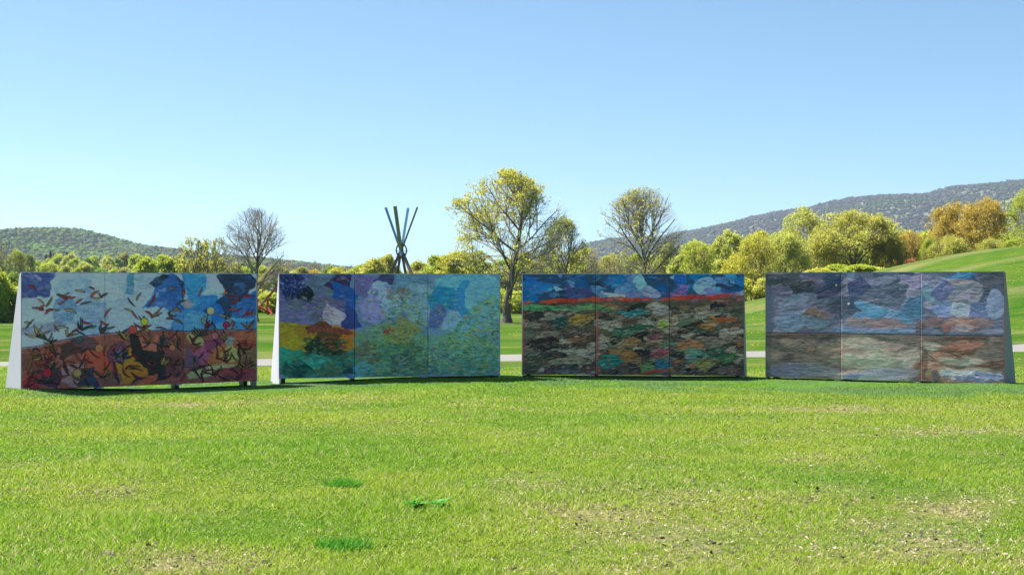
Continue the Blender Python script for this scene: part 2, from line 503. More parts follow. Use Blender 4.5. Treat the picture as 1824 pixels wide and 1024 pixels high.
# ------------------------------------------------------------------ trees
def tubes(S, nside):
    """S: (n,8) p0 p1 r0 r1 -> verts, quads"""
    if len(S) == 0: return np.zeros((0, 3)), np.zeros((0, 4), int)
    S = np.asarray(S); p0, p1, r0, r1 = S[:, :3], S[:, 3:6], S[:, 6], S[:, 7]
    d = p1 - p0; d /= np.maximum(np.linalg.norm(d, axis=1, keepdims=True), 1e-9)
    ref = np.where(np.abs(d[:, 2:3]) > 0.9, np.array([[1.0, 0, 0]]), np.array([[0, 0, 1.0]]))
    u = np.cross(d, ref); u /= np.linalg.norm(u, axis=1, keepdims=True); v = np.cross(d, u)
    t = np.arange(nside) * 2 * math.pi / nside
    cs = np.cos(t)[None, :, None]; sn = np.sin(t)[None, :, None]
    ring = u[:, None] * cs + v[:, None] * sn
    A = p0[:, None] + ring * r0[:, None, None]; B = p1[:, None] + ring * r1[:, None, None]
    Vv = np.concatenate([A, B], 1).reshape(-1, 3)
    k = np.arange(nside); j = (k + 1) % nside
    q = np.stack([k, j, j + nside, k + nside], -1)
    Qq = (q[None] + (2 * nside) * np.arange(len(S))[:, None, None]).reshape(-1, 4)
    return Vv, Qq

def gen_tree(seed, H, rx, z0, tm=0.4, r0=0.28, limbs=16, first=0.2, elev=(20, 72), sub=(7, 5, 4), trunk_frac=0.9,
             leaves=3, leaf=0.14, jit=0.25, keep=None, up=0.25, stems=1, rtwig=0.010, lean=(0, 0), jl=0.35, wob=0.10, gap=(.62, 3.4), trunc=0.5, lobe=1.0):
    R = random.Random(seed); rs = np.random.default_rng(seed)
    lob = [(lobe * R.uniform(0.06, 0.20), R.choice([2, 3, 4, 5]), R.uniform(0, 6.28)) for _ in range(3)]
    def inside(p, f=1.0):
        t = (p[2] - z0) / (H - z0)
        if t > 1.0 or t < -0.12: return False
        t = max(t, 0.0)
        pr = max(0.12, (t / tm)) ** 0.55 if t < tm else math.sqrt(max(0, 1 - ((t - tm) / (1 - tm)) ** 2))
        az = math.atan2(p[1], p[0])
        k = 1 + sum(a * math.sin(n * az + ph + 2.3 * t) for a, n, ph in lob) + 0.13 * math.sin(9 * t + 3 * az + lob[0][2]) + 0.09 * math.sin(17 * t - 5 * az + lob[1][2])
        ax, ay = lean[0] * t, lean[1] * t
        return math.hypot(p[0] - ax, p[1] - ay) < rx * pr * k * f
    segs = [[], [], [], [], []]; tips = []
    def march(p, d, mx, step, upb, w, f):
        pts = [p.copy()]; L = 0
        while L < mx:
            d = d + Vector((R.gauss(0, w), R.gauss(0, w), R.gauss(0, w) + upb * step / 1.5 * 0.3))
            d.normalize()
            q = pts[-1] + d * step
            if not inside(q, f): break
            pts.append(q); L += step
        return pts, L
    def emit(pts, ra, rb, lev):
        n = len(pts) - 1
        for i in range(n):
            a = ra + (rb - ra) * (i / n); b = ra + (rb - ra) * ((i + 1) / n)
            segs[lev].append((*pts[i], *pts[i + 1], a, b))
    def branch(p, d, mx, lev, rmax):
        step = {1: 0.55, 2: 0.4, 3: 0.3, 4: 0.25}[lev] * H / 12
        pts, L = march(p, d, mx, step, up, wob, 1.0 - trunc * R.random() ** 1.6 + 0.08 * R.random())
        if len(pts) < 2:
            pts = [p, p + d * step * 0.8]; L = step * 0.8
        ra = min(rmax, 0.004 + 0.017 * L) if lev < 4 else rtwig
        ra = max(ra, rtwig)
        emit(pts, ra, max(rtwig * 0.75, ra * 0.35), lev)
        if lev >= 2: tips.append((pts, lev))
        if lev - 1 < len(sub):
            nc = sub[lev - 1]
            nc = max(1, int(round(nc * min(1.25, 0.35 + L / (0.30 * H / lev)))))
            for c in range(nc):
                fr = (c + R.uniform(0.2, 0.9)) / nc
                fr = 0.18 + 0.8 * fr
                q = min(len(pts) - 2, int(fr * (len(pts) - 1)))
                b = pts[q].lerp(pts[q + 1], R.random())
                pd = (pts[q + 1] - pts[q]).normalized()
                ang = math.radians(R.uniform(24, 52))
                ax = pd.cross(Vector((R.gauss(0, 1), R.gauss(0, 1), R.gauss(0, 1)))).normalized()
                nd = pd * math.cos(ang) + ax * math.sin(ang)
                nd.z += 0.06
                nd.normalize()
                branch(b, nd, L * (0.62 * (1 - fr) + 0.26), lev + 1, ra * 0.62)
    for s in range(stems):
        base = Vector((0, 0, 0)) if stems == 1 else Vector((R.uniform(-.25, .25) * stems * .4, R.uniform(-.25, .25) * stems * .4, 0))
        td = Vector((lean[0] / H, lean[1] / H, 1)) if stems == 1 else Vector((R.uniform(-.35, .35), R.uniform(-.35, .35), 1))
        td.normalize()
        nT = 16; top = H * trunk_frac * (1 if stems == 1 else R.uniform(.7, 1))
        tp = [base - Vector((0, 0, 0.15))]
        for i in range(nT):
            td = (td + Vector((R.gauss(0, .035), R.gauss(0, .035), 0.02))).normalized()
            tp.append(tp[-1] + td * ((top + .15) / nT))
        rr = r0 if stems == 1 else r0 * R.uniform(.5, .8)
        def tr(t): return rr * (max(0.0, 1 - t) ** 0.85) * 0.92 + 0.018
        for i in range(nT):
            a, b = tr(i / nT), tr((i + 1) / nT)
            if i == 0: a *= 1.55
            segs[0].append((*tp[i], *tp[i + 1], a, b))
        nl = max(3, limbs // stems)
        for i in range(nl):
            t = first + (0.97 - first) * ((i + R.uniform(-.3, .3)) / nl)
            t = min(max(t, first * .9), 0.97)
            q = min(nT - 1, int(t * nT)); b = tp[q].lerp(tp[q + 1], t * nT - q)
            az = i * 2.39996 + R.uniform(-.4, .4) + s * 1.7
            e = math.radians(elev[0] + (elev[1] - elev[0]) * (max(0.0, t - first) / (1 - first)) ** 0.8 + R.uniform(-8, 8))
            d = Vector((math.cos(az) * math.cos(e), math.sin(az) * math.cos(e), math.sin(e)))
            branch(b, d, H, 1, tr(t) * 0.72)
    # trunk with its limbs
    V0, Q0 = tubes(segs[0], 9); V1, Q1 = tubes(segs[1], 5)
    trunk = mesh_np('trunk', np.concatenate([V0, V1]), np.concatenate([Q0, Q1 + len(V0)]), smooth=True)
    # crown: twigs (slot 0) and leaves (slot 1)
    Vt, Qt = tubes(segs[2] + segs[3] + segs[4], 3)
    nt_ = len(Qt)
    Vl = np.zeros((0, 3)); Cl = np.zeros(0)
    if leaves > 0:
        c = []
        for pts, lev in tips:
            if lev < 3 and len(sub) > 2: continue
            for k in range(int(leaves) + (R.random() < leaves % 1)):
                q = R.randrange(len(pts) - 1) if R.random() < .5 else len(pts) - 2
                b = pts[q].lerp(pts[q + 1], R.random())
                c.append((b.x, b.y, b.z))
        c = np.array(c)
        cl_ = fbm(c[:, 0] * 1.1 + 9, c[:, 2] * 1.1 + c[:, 1] * .8, seed + 3, 3)
        pk = np.clip(gap[0] + gap[1] * (cl_ - .5), 0, 1)
        if keep is not None: pk = pk * np.array([keep(a[0] / rx, a[1] / rx, a[2] / H) for a in c])
        c = c[rs.random(len(c)) < pk]
        c = c + rs.normal(0, jit * jl, c.shape)
        nL = len(c)
        u = rs.normal(0, 1, (nL, 3)); u /= np.linalg.norm(u, axis=1, keepdims=True)
        w = rs.normal(0, 1, (nL, 3)); w[:, 2] += 0.4
        v = np.cross(u, w); v /= np.linalg.norm(v, axis=1, keepdims=True)
        sz = leaf * (0.55 + 0.9 * rs.random(nL))[:, None]
        Vl = np.stack([c - u * sz * .6, c + v * sz * .42, c + u * sz * .6, c - v * sz * .42], 1).reshape(-1, 3)
        cl = 0.55 * fbm(c[:, 0] * 0.9 + 31, c[:, 2] * 0.9 + c[:, 1] * .5, seed, 3) + 0.45 * rs.random(nL)
        Cl = np.repeat(cl, 4)
    Ql = np.arange(len(Vl)).reshape(-1, 4) + len(Vt)
    crown = mesh_np('crown', np.concatenate([Vt, Vl]), np.concatenate([Qt, Ql]), np.concatenate([np.full(len(Vt), .5), Cl]))
    mi = np.zeros(len(Qt) + len(Ql), np.int32); mi[nt_:] = 1
    crown.materials.append(None); crown.materials.append(None)
    crown.polygons.foreach_set('material_index', mi)
    trunk.materials.append(None)
    return dict(trunk=trunk, crown=crown, H=H, rx=rx, nleaf=len(Ql))

def bark(name, a, b):
    m, n, l, p = mat_new(name)
    tc = n.new('ShaderNodeTexCoord'); mp = n.new('ShaderNodeMapping'); mp.inputs['Scale'].default_value = (9, 9, 1.6)
    l.new(tc.outputs['Object'], mp.inputs[0])
    t = noise(n, l, 1.5, 6, 0.7, mp.outputs[0], 0.4)
    r = ramp(n, l, t.outputs[0], [(0.3, a), (0.7, b)])
    l.new(r.outputs[0], p.inputs['Base Color']); p.inputs['Roughness'].default_value = 0.95
    p.inputs['Specular IOR Level'].default_value = 0.1
    l.new(bump(n, l, t.outputs[0], 0.9, 0.05), p.inputs['Normal'])
    return m
BK_D = bark('bark_dark', (0.075, 0.064, 0.054), (0.17, 0.148, 0.125))
BK_G = bark('bark_grey', (0.08, 0.07, 0.06), (0.19, 0.17, 0.15))
TW_D = bark('twig_dark', (0.13, 0.11, 0.08), (0.22, 0.18, 0.13))
TW_G = bark('twig_grey', (0.22, 0.19, 0.16), (0.34, 0.30, 0.25))
TW_B = bark('twig_brown', (0.27, 0.245, 0.21), (0.40, 0.36, 0.32))
TW_Y = bark('twig_yellow', (0.24, 0.20, 0.10), (0.36, 0.31, 0.16))
LM = {
 'yellow': leaf_mat('leaf_yellow', (0.36, 0.35, 0.04), (0.64, 0.62, 0.09), 0.58),
 'lime': leaf_mat('leaf_lime', (0.28, 0.35, 0.035), (0.54, 0.60, 0.08), 0.58),
 'pale': leaf_mat('leaf_pale', (0.36, 0.39, 0.08), (0.60, 0.62, 0.14), 0.58),
 'ochre': leaf_mat('leaf_ochre', (0.42, 0.31, 0.05), (0.64, 0.50, 0.11), 0.58),
 'gold': leaf_mat('leaf_gold', (0.38, 0.38, 0.06), (0.62, 0.61, 0.13), 0.58),
 'green': leaf_mat('leaf_green', (0.11, 0.22, 0.04), (0.24, 0.4, 0.07), 0.58),
 'soft': leaf_mat('leaf_soft', (0.17, 0.26, 0.055), (0.33, 0.44, 0.09), 0.58),
 'olive': leaf_mat('leaf_olive', (0.27, 0.27, 0.07), (0.45, 0.43, 0.12), 0.58),
 'fir': leaf_mat('leaf_fir', (0.014, 0.035, 0.016), (0.035, 0.07, 0.030), 0.1),
 'rust': leaf_mat('leaf_rust', (0.3, 0.12, 0.045), (0.5, 0.25, 0.09), 0.58),
}

def fix(me, mats):
    for i, m in enumerate(mats): me.materials[i] = m

CW = {'yellow': 'yellow', 'lime': 'lime green', 'pale': 'pale green', 'ochre': 'ochre', 'gold': 'golden green', 'green': 'mid green', 'soft': 'soft green', 'olive': 'olive', 'fir': 'dark', 'rust': 'rusty'}
def plant_tree(name, P, pxc, yd, top, label, leafm='lime', group=None, width=None, rot=0.0, dark=True, cat='tree', base=None, sc_z=None):
    """stand a copy of the tree P on the ground at depth yd under pixel column pxc with its top at pixel row top"""
    X = px_x(pxc, yd)
    zb = float(ground_h(X, yd)) if base is None else base
    h = px_z(top, yd) - zb
    sz = h / P['H']
    sx = sz if width is None else (1.14 * width * yd / F / 2) / P['rx']
    r = empty(name, (X, yd, zb), rot, label.replace('COLOUR', CW[leafm]), cat, group)
    r.scale = (sx, sx, sz)
    for nm in ('trunk', 'crown'):
        o = bpy.data.objects.new(nm, P[nm]); COL.objects.link(o); o.parent = r
        ms = [BK_D if dark else BK_G] if nm == 'trunk' else [TW_B if P is T_BARE or P is T_HERO or P is T_SPAR else TW_Y if P in (T_ROUND, T_OVAL, T_BROAD, T_FAR, T_FAR2) else TW_D if dark else TW_G, LM[leafm]]
        for s, m in zip(o.material_slots, ms):
            s.link = 'OBJECT'; s.material = m
    return r

def keep_hero(x, y, z):
    return min(1.0, max(0.10, 0.46 - 0.55 * x + 0.6 * max(0, z - 0.78)))
def keep_some(x, y, z):
    return min(1.0, max(0.03, 0.13 - 0.20 * x + 0.12 * (z - 0.6)))

T_HERO = gen_tree(11, 12.0, 4.6, 1.5, tm=0.30, r0=0.33, limbs=28, first=0.16, elev=(6, 72), sub=(8, 5, 4), trunk_frac=0.93, leaves=10.0, leaf=0.105, rtwig=.0055, wob=.07, trunc=.34, lobe=.45, keep=keep_hero, up=0.10, jit=.3)
T_BARE = gen_tree(23, 9.4, 3.1, 1.6, tm=0.45, r0=0.24, limbs=18, first=0.22, elev=(26, 80), sub=(7, 5, 3), trunk_frac=0.72, leaves=0, up=0.16, rtwig=0.0042, wob=.055, trunc=.25)
T_SPAR = gen_tree(31, 11.0, 3.2, 2.0, tm=0.46, r0=0.26, limbs=20, first=0.20, elev=(24, 80), sub=(8, 6, 3), trunk_frac=0.8, leaves=7.0, leaf=0.095, keep=keep_some, up=0.22, rtwig=0.005, wob=.06, trunc=.3, lobe=.5)
T_SPAR2 = gen_tree(37, 9.0, 3.4, 1.5, tm=0.45, r0=0.2, limbs=18, first=0.16, elev=(18, 78), sub=(6, 5, 3), trunk_frac=0.85, leaves=7, leaf=0.10, wob=.07, keep=lambda x, y, z: 0.42, up=0.28)
T_SAP = gen_tree(41, 7.5, 2.0, 1.6, tm=0.55, r0=0.12, limbs=13, first=0.25, elev=(35, 75), sub=(6, 4, 3), trunk_frac=0.9, leaves=2.5, leaf=0.15, keep=lambda x, y, z: 0.5, up=0.2)
T_ROUND = gen_tree(53, 11.0, 5.1, 1.3, tm=0.42, r0=0.36, limbs=18, first=0.13, elev=(24, 74), sub=(7, 5, 3), trunk_frac=0.55, leaves=10.0, leaf=0.135, rtwig=.006, jit=.5, up=0.18)
T_OVAL = gen_tree(59, 12.0, 3.6, 1.2, tm=0.36, r0=0.32, limbs=24, first=0.14, elev=(20, 74), sub=(7, 5, 4), trunk_frac=0.9, leaves=6.5, leaf=0.14, rtwig=.006, jit=.6, up=0.15)
T_BROAD = gen_tree(61, 10.0, 5.0, 1.0, tm=0.40, r0=0.30, limbs=20, first=0.12, elev=(18, 70), sub=(7, 5, 4), trunk_frac=0.75, leaves=5.5, leaf=0.155, rtwig=.006, jit=.6, up=0.2, stems=2)
T_FAR = gen_tree(67, 11.0, 4.2, 0.9, tm=0.38, r0=0.28, limbs=16, first=0.12, elev=(18, 74), sub=(6, 5, 3), trunk_frac=0.85, leaves=13.0, leaf=0.24, jit=.7, up=0.15)
T_FAR2 = gen_tree(71, 12.0, 3.5, 1.0, tm=0.45, r0=0.26, limbs=16, first=0.12, elev=(24, 78), sub=(6, 5, 3), trunk_frac=0.85, leaves=11.0, leaf=0.24, jit=.7, up=0.15)
T_GREY = gen_tree(73, 11.0, 3.6, 1.0, tm=0.5, r0=0.22, limbs=16, first=0.14, elev=(28, 78), sub=(7, 5, 4), trunk_frac=0.8, leaves=0.8, leaf=0.22, up=0.25, rtwig=0.013, stems=3, keep=lambda x, y, z: .6)
T_SHRUB = gen_tree(79, 4.0, 2.3, 0.1, tm=0.35, r0=0.08, limbs=24, first=0.04, elev=(20, 78), sub=(5, 5, 3), trunk_frac=0.8, leaves=4.0, leaf=0.17, jit=.35, stems=5, up=.2, rtwig=0.006)
def gen_fir(seed, H, r):
    R = np.random.default_rng(seed); R2 = random.Random(seed)
    V0, Q0 = tubes([(0, 0, 0, 0, 0, H * .98, .22, .03)], 7)
    Vt = []; segs = []; cs = []
    for i in range(46):
        t = 0.06 + 0.92 * i / 46; z = H * t; L = r * (1 - t) ** .85 + .25
        for k in range(9):
            az = i * 1.3 + k * .698 + R2.uniform(-.2, .2); l_ = L * R2.uniform(.75, 1.1)
            dx, dy = math.cos(az), math.sin(az)
            segs.append((0, 0, z, dx * l_, dy * l_, z - .22 * l_, .03, .01))
            for q in range(6):
                f = (q + 1) / 6; cs.append((dx * l_ * f, dy * l_ * f, z - .22 * l_ * f - .05))
    Vt, Qt = tubes(segs, 3)
    c = np.array(cs); c = c + R.normal(0, .12, c.shape); nL = len(c)
    u = R.normal(0, 1, (nL, 3)); u /= np.linalg.norm(u, axis=1, keepdims=True)
    v = np.cross(u, R.normal(0, 1, (nL, 3))); v /= np.linalg.norm(v, axis=1, keepdims=True)
    s = .55
    Vl = np.stack([c - u * s * .6, c + v * s * .4, c + u * s * .6, c - v * s * .4], 1).reshape(-1, 3)
    Ql = np.arange(len(Vl)).reshape(-1, 4) + len(Vt)
    trunk = mesh_np('trunk', V0, Q0, smooth=True); trunk.materials.append(None)
    crown = mesh_np('crown', np.concatenate([Vt, Vl]), np.concatenate([Qt, Ql]), np.concatenate([np.full(len(Vt), .5), np.repeat(R.random(nL), 4)]))
    crown.materials.append(None); crown.materials.append(None)
    mi = np.zeros(len(Qt) + len(Ql), np.int32); mi[len(Qt):] = 1
    crown.polygons.foreach_set('material_index', mi)
    return dict(trunk=trunk, crown=crown, H=H, rx=r)
T_FIR = gen_fir(83, 14.0, 2.6)

# the trees that stand alone on the lawn
plant_tree('maple_tree', T_HERO, 903, 106, 303, 'tall half leafed maple with dark trunk rising between two painted walls', 'yellow', width=196, rot=0.0)
plant_tree('bare_tree', T_BARE, 455, 110, 368, 'leafless grey tree with a fan of fine twigs behind the leaf painted wall', 'yellow', width=128, rot=0.6)
plant_tree('spring_tree', T_SPAR, 1147, 112, 331, 'nearly bare upright tree with few yellow leaves behind the dark collage wall', 'yellow', width=134, rot=0.3)
plant_tree('thin_tree', T_SPAR2, 1003, 135, 388, 'smaller thinly leafed tree leaning beside the tall half leafed maple', 'lime', width=104, rot=1.2)
plant_tree('slim_tree', T_SAP, 341, 120, 421, 'slim young tree with a tuft of yellow leaves beside the leafless grey tree', 'gold', width=56, rot=.4)
plant_tree('slim_tree', T_SAP, 366, 122, 424, 'slim twiggy tree, the middle of three left of the leafless grey tree', 'yellow', width=40, rot=2.4)
plant_tree('slim_tree', T_SAP, 393, 118, 422, 'slim twiggy tree standing closest to the leafless grey tree', 'gold', width=46, rot=4.1)

# the bank of leafing trees behind the mound
plant_tree('round_tree', T_ROUND, 1519, 150, 376, 'big round yellow green tree with forked dark trunk behind the grey painted wall', 'gold', width=176, rot=.5)
plant_tree('tall_tree', T_OVAL, 1428, 158, 369, 'tallest pale green tree, left of the big round tree', 'pale', width=112, rot=1.1)
plant_tree('leafing_tree', T_BROAD, 1395, 146, 412, 'low spreading pale tree with dark branches under the tallest pale green tree', 'pale', width=110, rot=2.2)
plant_tree('leafing_tree', T_BROAD, 1352, 140, 420, 'bright yellow tree standing above the gap beside the grey painted wall', 'yellow', width=90, rot=.2)
plant_tree('leafing_tree', T_FAR2, 1300, 172, 414, 'grey green upright tree behind the right end of the dark collage wall', 'pale', width=64, rot=.9, dark=False)
plant_tree('leafing_tree', T_OVAL, 1244, 152, 431, 'bright lime tree beside the nearly bare upright tree', 'lime', width=76, rot=3.0)
plant_tree('leafing_tree', T_FAR, 1202, 190, 446, 'low olive tree between the nearly bare upright tree and the bright lime tree', 'olive', width=70, rot=1.7)
plant_tree('ochre_tree', T_ROUND, 1702, 160, 362, 'large ochre budding tree on the mound, left one of a twin pair', 'ochre', width=120, rot=2.1)
plant_tree('ochre_tree', T_ROUND, 1757, 156, 354, 'large ochre budding tree on the mound, right one of a twin pair', 'ochre', width=112, rot=4.0)
plant_tree('lime_tree', T_OVAL, 1822, 148, 339, 'tall bright lime tree rising right of the twin ochre trees', 'lime', width=92, rot=.7)
plant_tree('ochre_tree', T_BROAD, 1622, 152, 412, 'small orange tree between the big round tree and the twin ochre trees', 'ochre', width=70, rot=.3)
plant_tree('lime_tree', T_BROAD, 1656, 148, 422, 'small lime tree at the foot of the twin ochre trees', 'lime', width=44, rot=1.3)
plant_tree('gold_tree', T_BROAD, 1690, 146, 420, 'low golden tree below the twin ochre trees on the mound edge', 'gold', width=84, rot=2.9)
plant_tree('gold_tree', T_BROAD, 1768, 145, 425, 'low golden green tree under the right ochre tree', 'gold', width=80, rot=5.2)
plant_tree('gold_tree', T_BROAD, 1812, 144, 424, 'low golden green tree under the tall bright lime tree', 'lime', width=76, rot=.9)
plant_tree('shrub', T_SHRUB, 1624, 146, 462, 'rusty red shrub under the small orange tree', 'rust', width=40, rot=.9, cat='shrub')
plant_tree('leafing_tree', T_BROAD, 1462, 148, 410, 'yellow green tree pressed against the left side of the big round tree', 'gold', width=80, rot=3.7)
plant_tree('leafing_tree', T_BROAD, 1585, 150, 418, 'olive green tree pressed against the right side of the big round tree', 'olive', width=70, rot=1.9)
for i, (a, yd, tp, w_, lm) in enumerate([(1870,150,352,90,'gold'),(1925,155,360,100,'ochre'),(1990,150,372,110,'lime')]):
    plant_tree('bank_tree', T_OVAL, a, yd, tp, 'COLOUR tree further along the bank beyond the tall bright lime tree', lm, 'trees along the bank', w_, i * 1.3)
rr = random.Random(9)
for i in range(44):
    a = 1190 + i * 16 + rr.uniform(-8, 8); yd = rr.uniform(164, 215)
    plant_tree('wood_edge_tree', rr.choice([T_FAR, T_BROAD, T_FAR2]), a, yd, rr.uniform(414, 450) if a > 1330 else rr.uniform(430, 456), 'COLOUR tree filling the wood edge behind the right hand bank of trees',
               rr.choice(['gold', 'lime', 'pale', 'gold', 'yellow', 'pale']), 'trees filling the right hand wood edge', rr.uniform(56, 92), rr.uniform(0, 6))
for i in range(10):
    a = 1240 + i * 36 + rr.uniform(-8, 8)
    plant_tree('undergrowth_shrub', T_SHRUB, a, rr.uniform(128, 140), rr.uniform(492, 512) if a < 1420 else rr.uniform(470, 480), 'COLOUR shrub at the foot of the right hand trees',
               rr.choice(['gold', 'lime', 'yellow']), 'shrubs under the right hand trees', rr.uniform(50, 80), rr.uniform(0, 6), cat='shrub')

# the belt of low trees behind the middle of the picture
rr = random.Random(12)
for (a, yd, tp, w_, lm, P, lab) in [
    (662,210,462,60,'gold',T_FAR2,'small gold green tree left of the crossed pole sculpture'),
    (690,214,456,50,'gold',T_FAR,'rounded gold green tree directly behind the crossed pole sculpture'),
    (640,230,474,46,'lime',T_FAR,'low lime tree at the left end of the middle belt'),
    (598,236,479,50,'yellow',T_SHRUB,'yellow bush showing just above the green painted wall'),
    (561,240,482,40,'ochre',T_SHRUB,'orange bush showing just above the purple corner of the green painted wall'),
    (742,220,468,60,'gold',T_FAR,'olive gold tree right of the crossed pole sculpture'),
    (775,205,458,64,'lime',T_FAR,'lime tree between the crossed pole sculpture and the tall maple'),
    (812,200,452,70,'yellow',T_FAR,'yellow green tree behind the left limbs of the tall maple'),
    (850,208,450,70,'lime',T_FAR,'lime tree behind the trunk of the tall maple'),
    (930,200,452,70,'gold',T_FAR,'gold green tree behind the right limbs of the tall maple'),
    (970,190,448,70,'olive',T_BROAD,'olive tree behind the low branches right of the tall maple'),
    (1040,196,446,74,'gold',T_FAR,'gold tree between the thinly leafed tree and the nearly bare upright tree'),
    (1090,186,452,60,'gold',T_BROAD,'gold tree behind the left limbs of the nearly bare upright tree'),
    (1130,190,455,60,'lime',T_FAR,'lime tree behind the stem of the nearly bare upright tree'),
    (1172,188,450,60,'gold',T_BROAD,'gold tree behind the right limbs of the nearly bare upright tree')]:
    plant_tree('belt_tree' if P is not T_SHRUB else 'belt_bush', P, a, yd, tp, lab, lm, 'low belt of trees behind the walls', w_, rr.uniform(0, 6), cat='tree' if P is not T_SHRUB else 'bush')
for (a, yd, tp, w_, lab) in [(1062,150,440,74,'bare purple brown thicket tree left of the nearly bare upright tree'),(1100,152,452,60,'low bare brown thicket tree under the nearly bare upright tree'),
    (985,170,430,60,'bare grey tree showing behind the thinly leafed tree'),(560,420,462,30,'far bare grey tree standing alone above the yellow bush'),(628,400,470,60,'far dark bare trees above the green painted wall'),
    (585,430,468,44,'far grey tree next to the dark bare trees'),(745,380,462,44,'far bare grey tree right of the crossed pole sculpture'),(520,300,462,60,'dull olive bare tree right of the leafless grey tree')]:
    plant_tree('bare_thicket_tree', T_GREY, a, yd, tp, lab, 'olive', 'bare trees behind the belt', w_, rr.uniform(0, 6), dark=False)
# wood edge filling: gap in the middle
for i in range(34):
    a = 500 + i * 21 + rr.uniform(-8, 8); yd = rr.uniform(225, 330)
    plant_tree('distant_belt_tree', rr.choice([T_FAR, T_FAR2]), a, yd, rr.uniform(472, 486) if a < 780 else rr.uniform(458, 478), 'low COLOUR tree in the distant belt behind the walls',
               rr.choice(['gold', 'lime', 'soft', 'olive', 'pale']), 'distant belt of leafing trees', rr.uniform(36, 60), rr.uniform(0, 6))
# undergrowth that closes the view through the gaps
for i in range(40):
    a = -30 + i * 34 + rr.uniform(-8, 8); yd = rr.uniform(140, 152) if a > 60 else rr.uniform(106, 116)
    plant_tree('hedge_shrub', T_SHRUB, a, yd, rr.uniform(512, 524) if a > 60 else rr.uniform(500, 515), 'COLOUR shrub in the scrub along the far edge of the lawn',
               rr.choice(['olive', 'soft', 'lime', 'gold']), 'scrub along the far lawn edge', rr.uniform(60, 90), rr.uniform(0, 6), cat='shrub', dark=False)

# left: thicket at the picture edge, then the light green wood in the valley
for (a, yd, tp, w_, lm, P, lab) in [
    (8,112,428,52,'soft',T_GREY,'bare grey thicket tree at the lawn edge left of the leaf painted wall'),
    (-22,110,420,60,'lime',T_GREY,'tall bare thicket tree furthest from the leaf painted wall'),
    (28,118,446,50,'lime',T_SPAR2,'lime budding thicket tree next to the white side of the leaf painted wall'),
    (50,122,452,50,'soft',T_SPAR2,'soft green thicket tree behind the top corner of the leaf painted wall'),
    (-8,106,478,60,'lime',T_SHRUB,'lime shrub under the bare thicket trees'),
    (24,108,488,44,'soft',T_SHRUB,'soft green shrub touching the white side of the leaf painted wall')]:
    plant_tree('thicket_tree' if P is not T_SHRUB else 'thicket_shrub', P, a, yd, tp, lab, lm, 'thicket at the lawn edge', w_, rr.uniform(0, 6), dark=False, cat='tree' if P is not T_SHRUB else 'shrub')
for i in range(60):
    a = -60 + (i % 30) * 18 + rr.uniform(-8, 8); row = i // 30
    yd = (rr.uniform(330, 420), rr.uniform(480, 620))[row]
    tp = (rr.uniform(466, 480), rr.uniform(452, 468))[row]
    if a > 330: tp += 6
    plant_tree('valley_tree', rr.choice([T_FAR, T_FAR2, T_FAR]), a, yd, tp, 'COLOUR tree in the valley wood below the rounded hill',
               rr.choice(['soft', 'green', 'soft', 'pale', 'lime', 'olive']), 'trees of the valley wood', rr.uniform(30, 48), rr.uniform(0, 6), dark=False)
for i, (a, tp) in enumerate([(82,452),(90,446),(97,450),(105,448),(112,452),(119,447),(126,455),(138,458),(60,458),(172,456)]):
    plant_tree('fir_tree', T_FIR, a, 640 + 8 * (i % 4), tp, 'dark fir standing among the fresh green valley trees', 'fir', 'dark firs in the valley wood', 15, i, cat='fir')
for i, (a, tp, w_, lm) in enumerate([(262,460,56,'lime'),(292,457,60,'lime'),(318,464,50,'gold'),(352,462,54,'gold'),(388,462,54,'gold'),(420,470,50,'yellow')]):
    plant_tree('yellow_green_tree', T_FAR, a, 200 + 9 * i, tp, 'COLOUR tree in the row left of the leafless grey tree', lm, 'yellow green row near the bare tree', w_, i * 1.1)

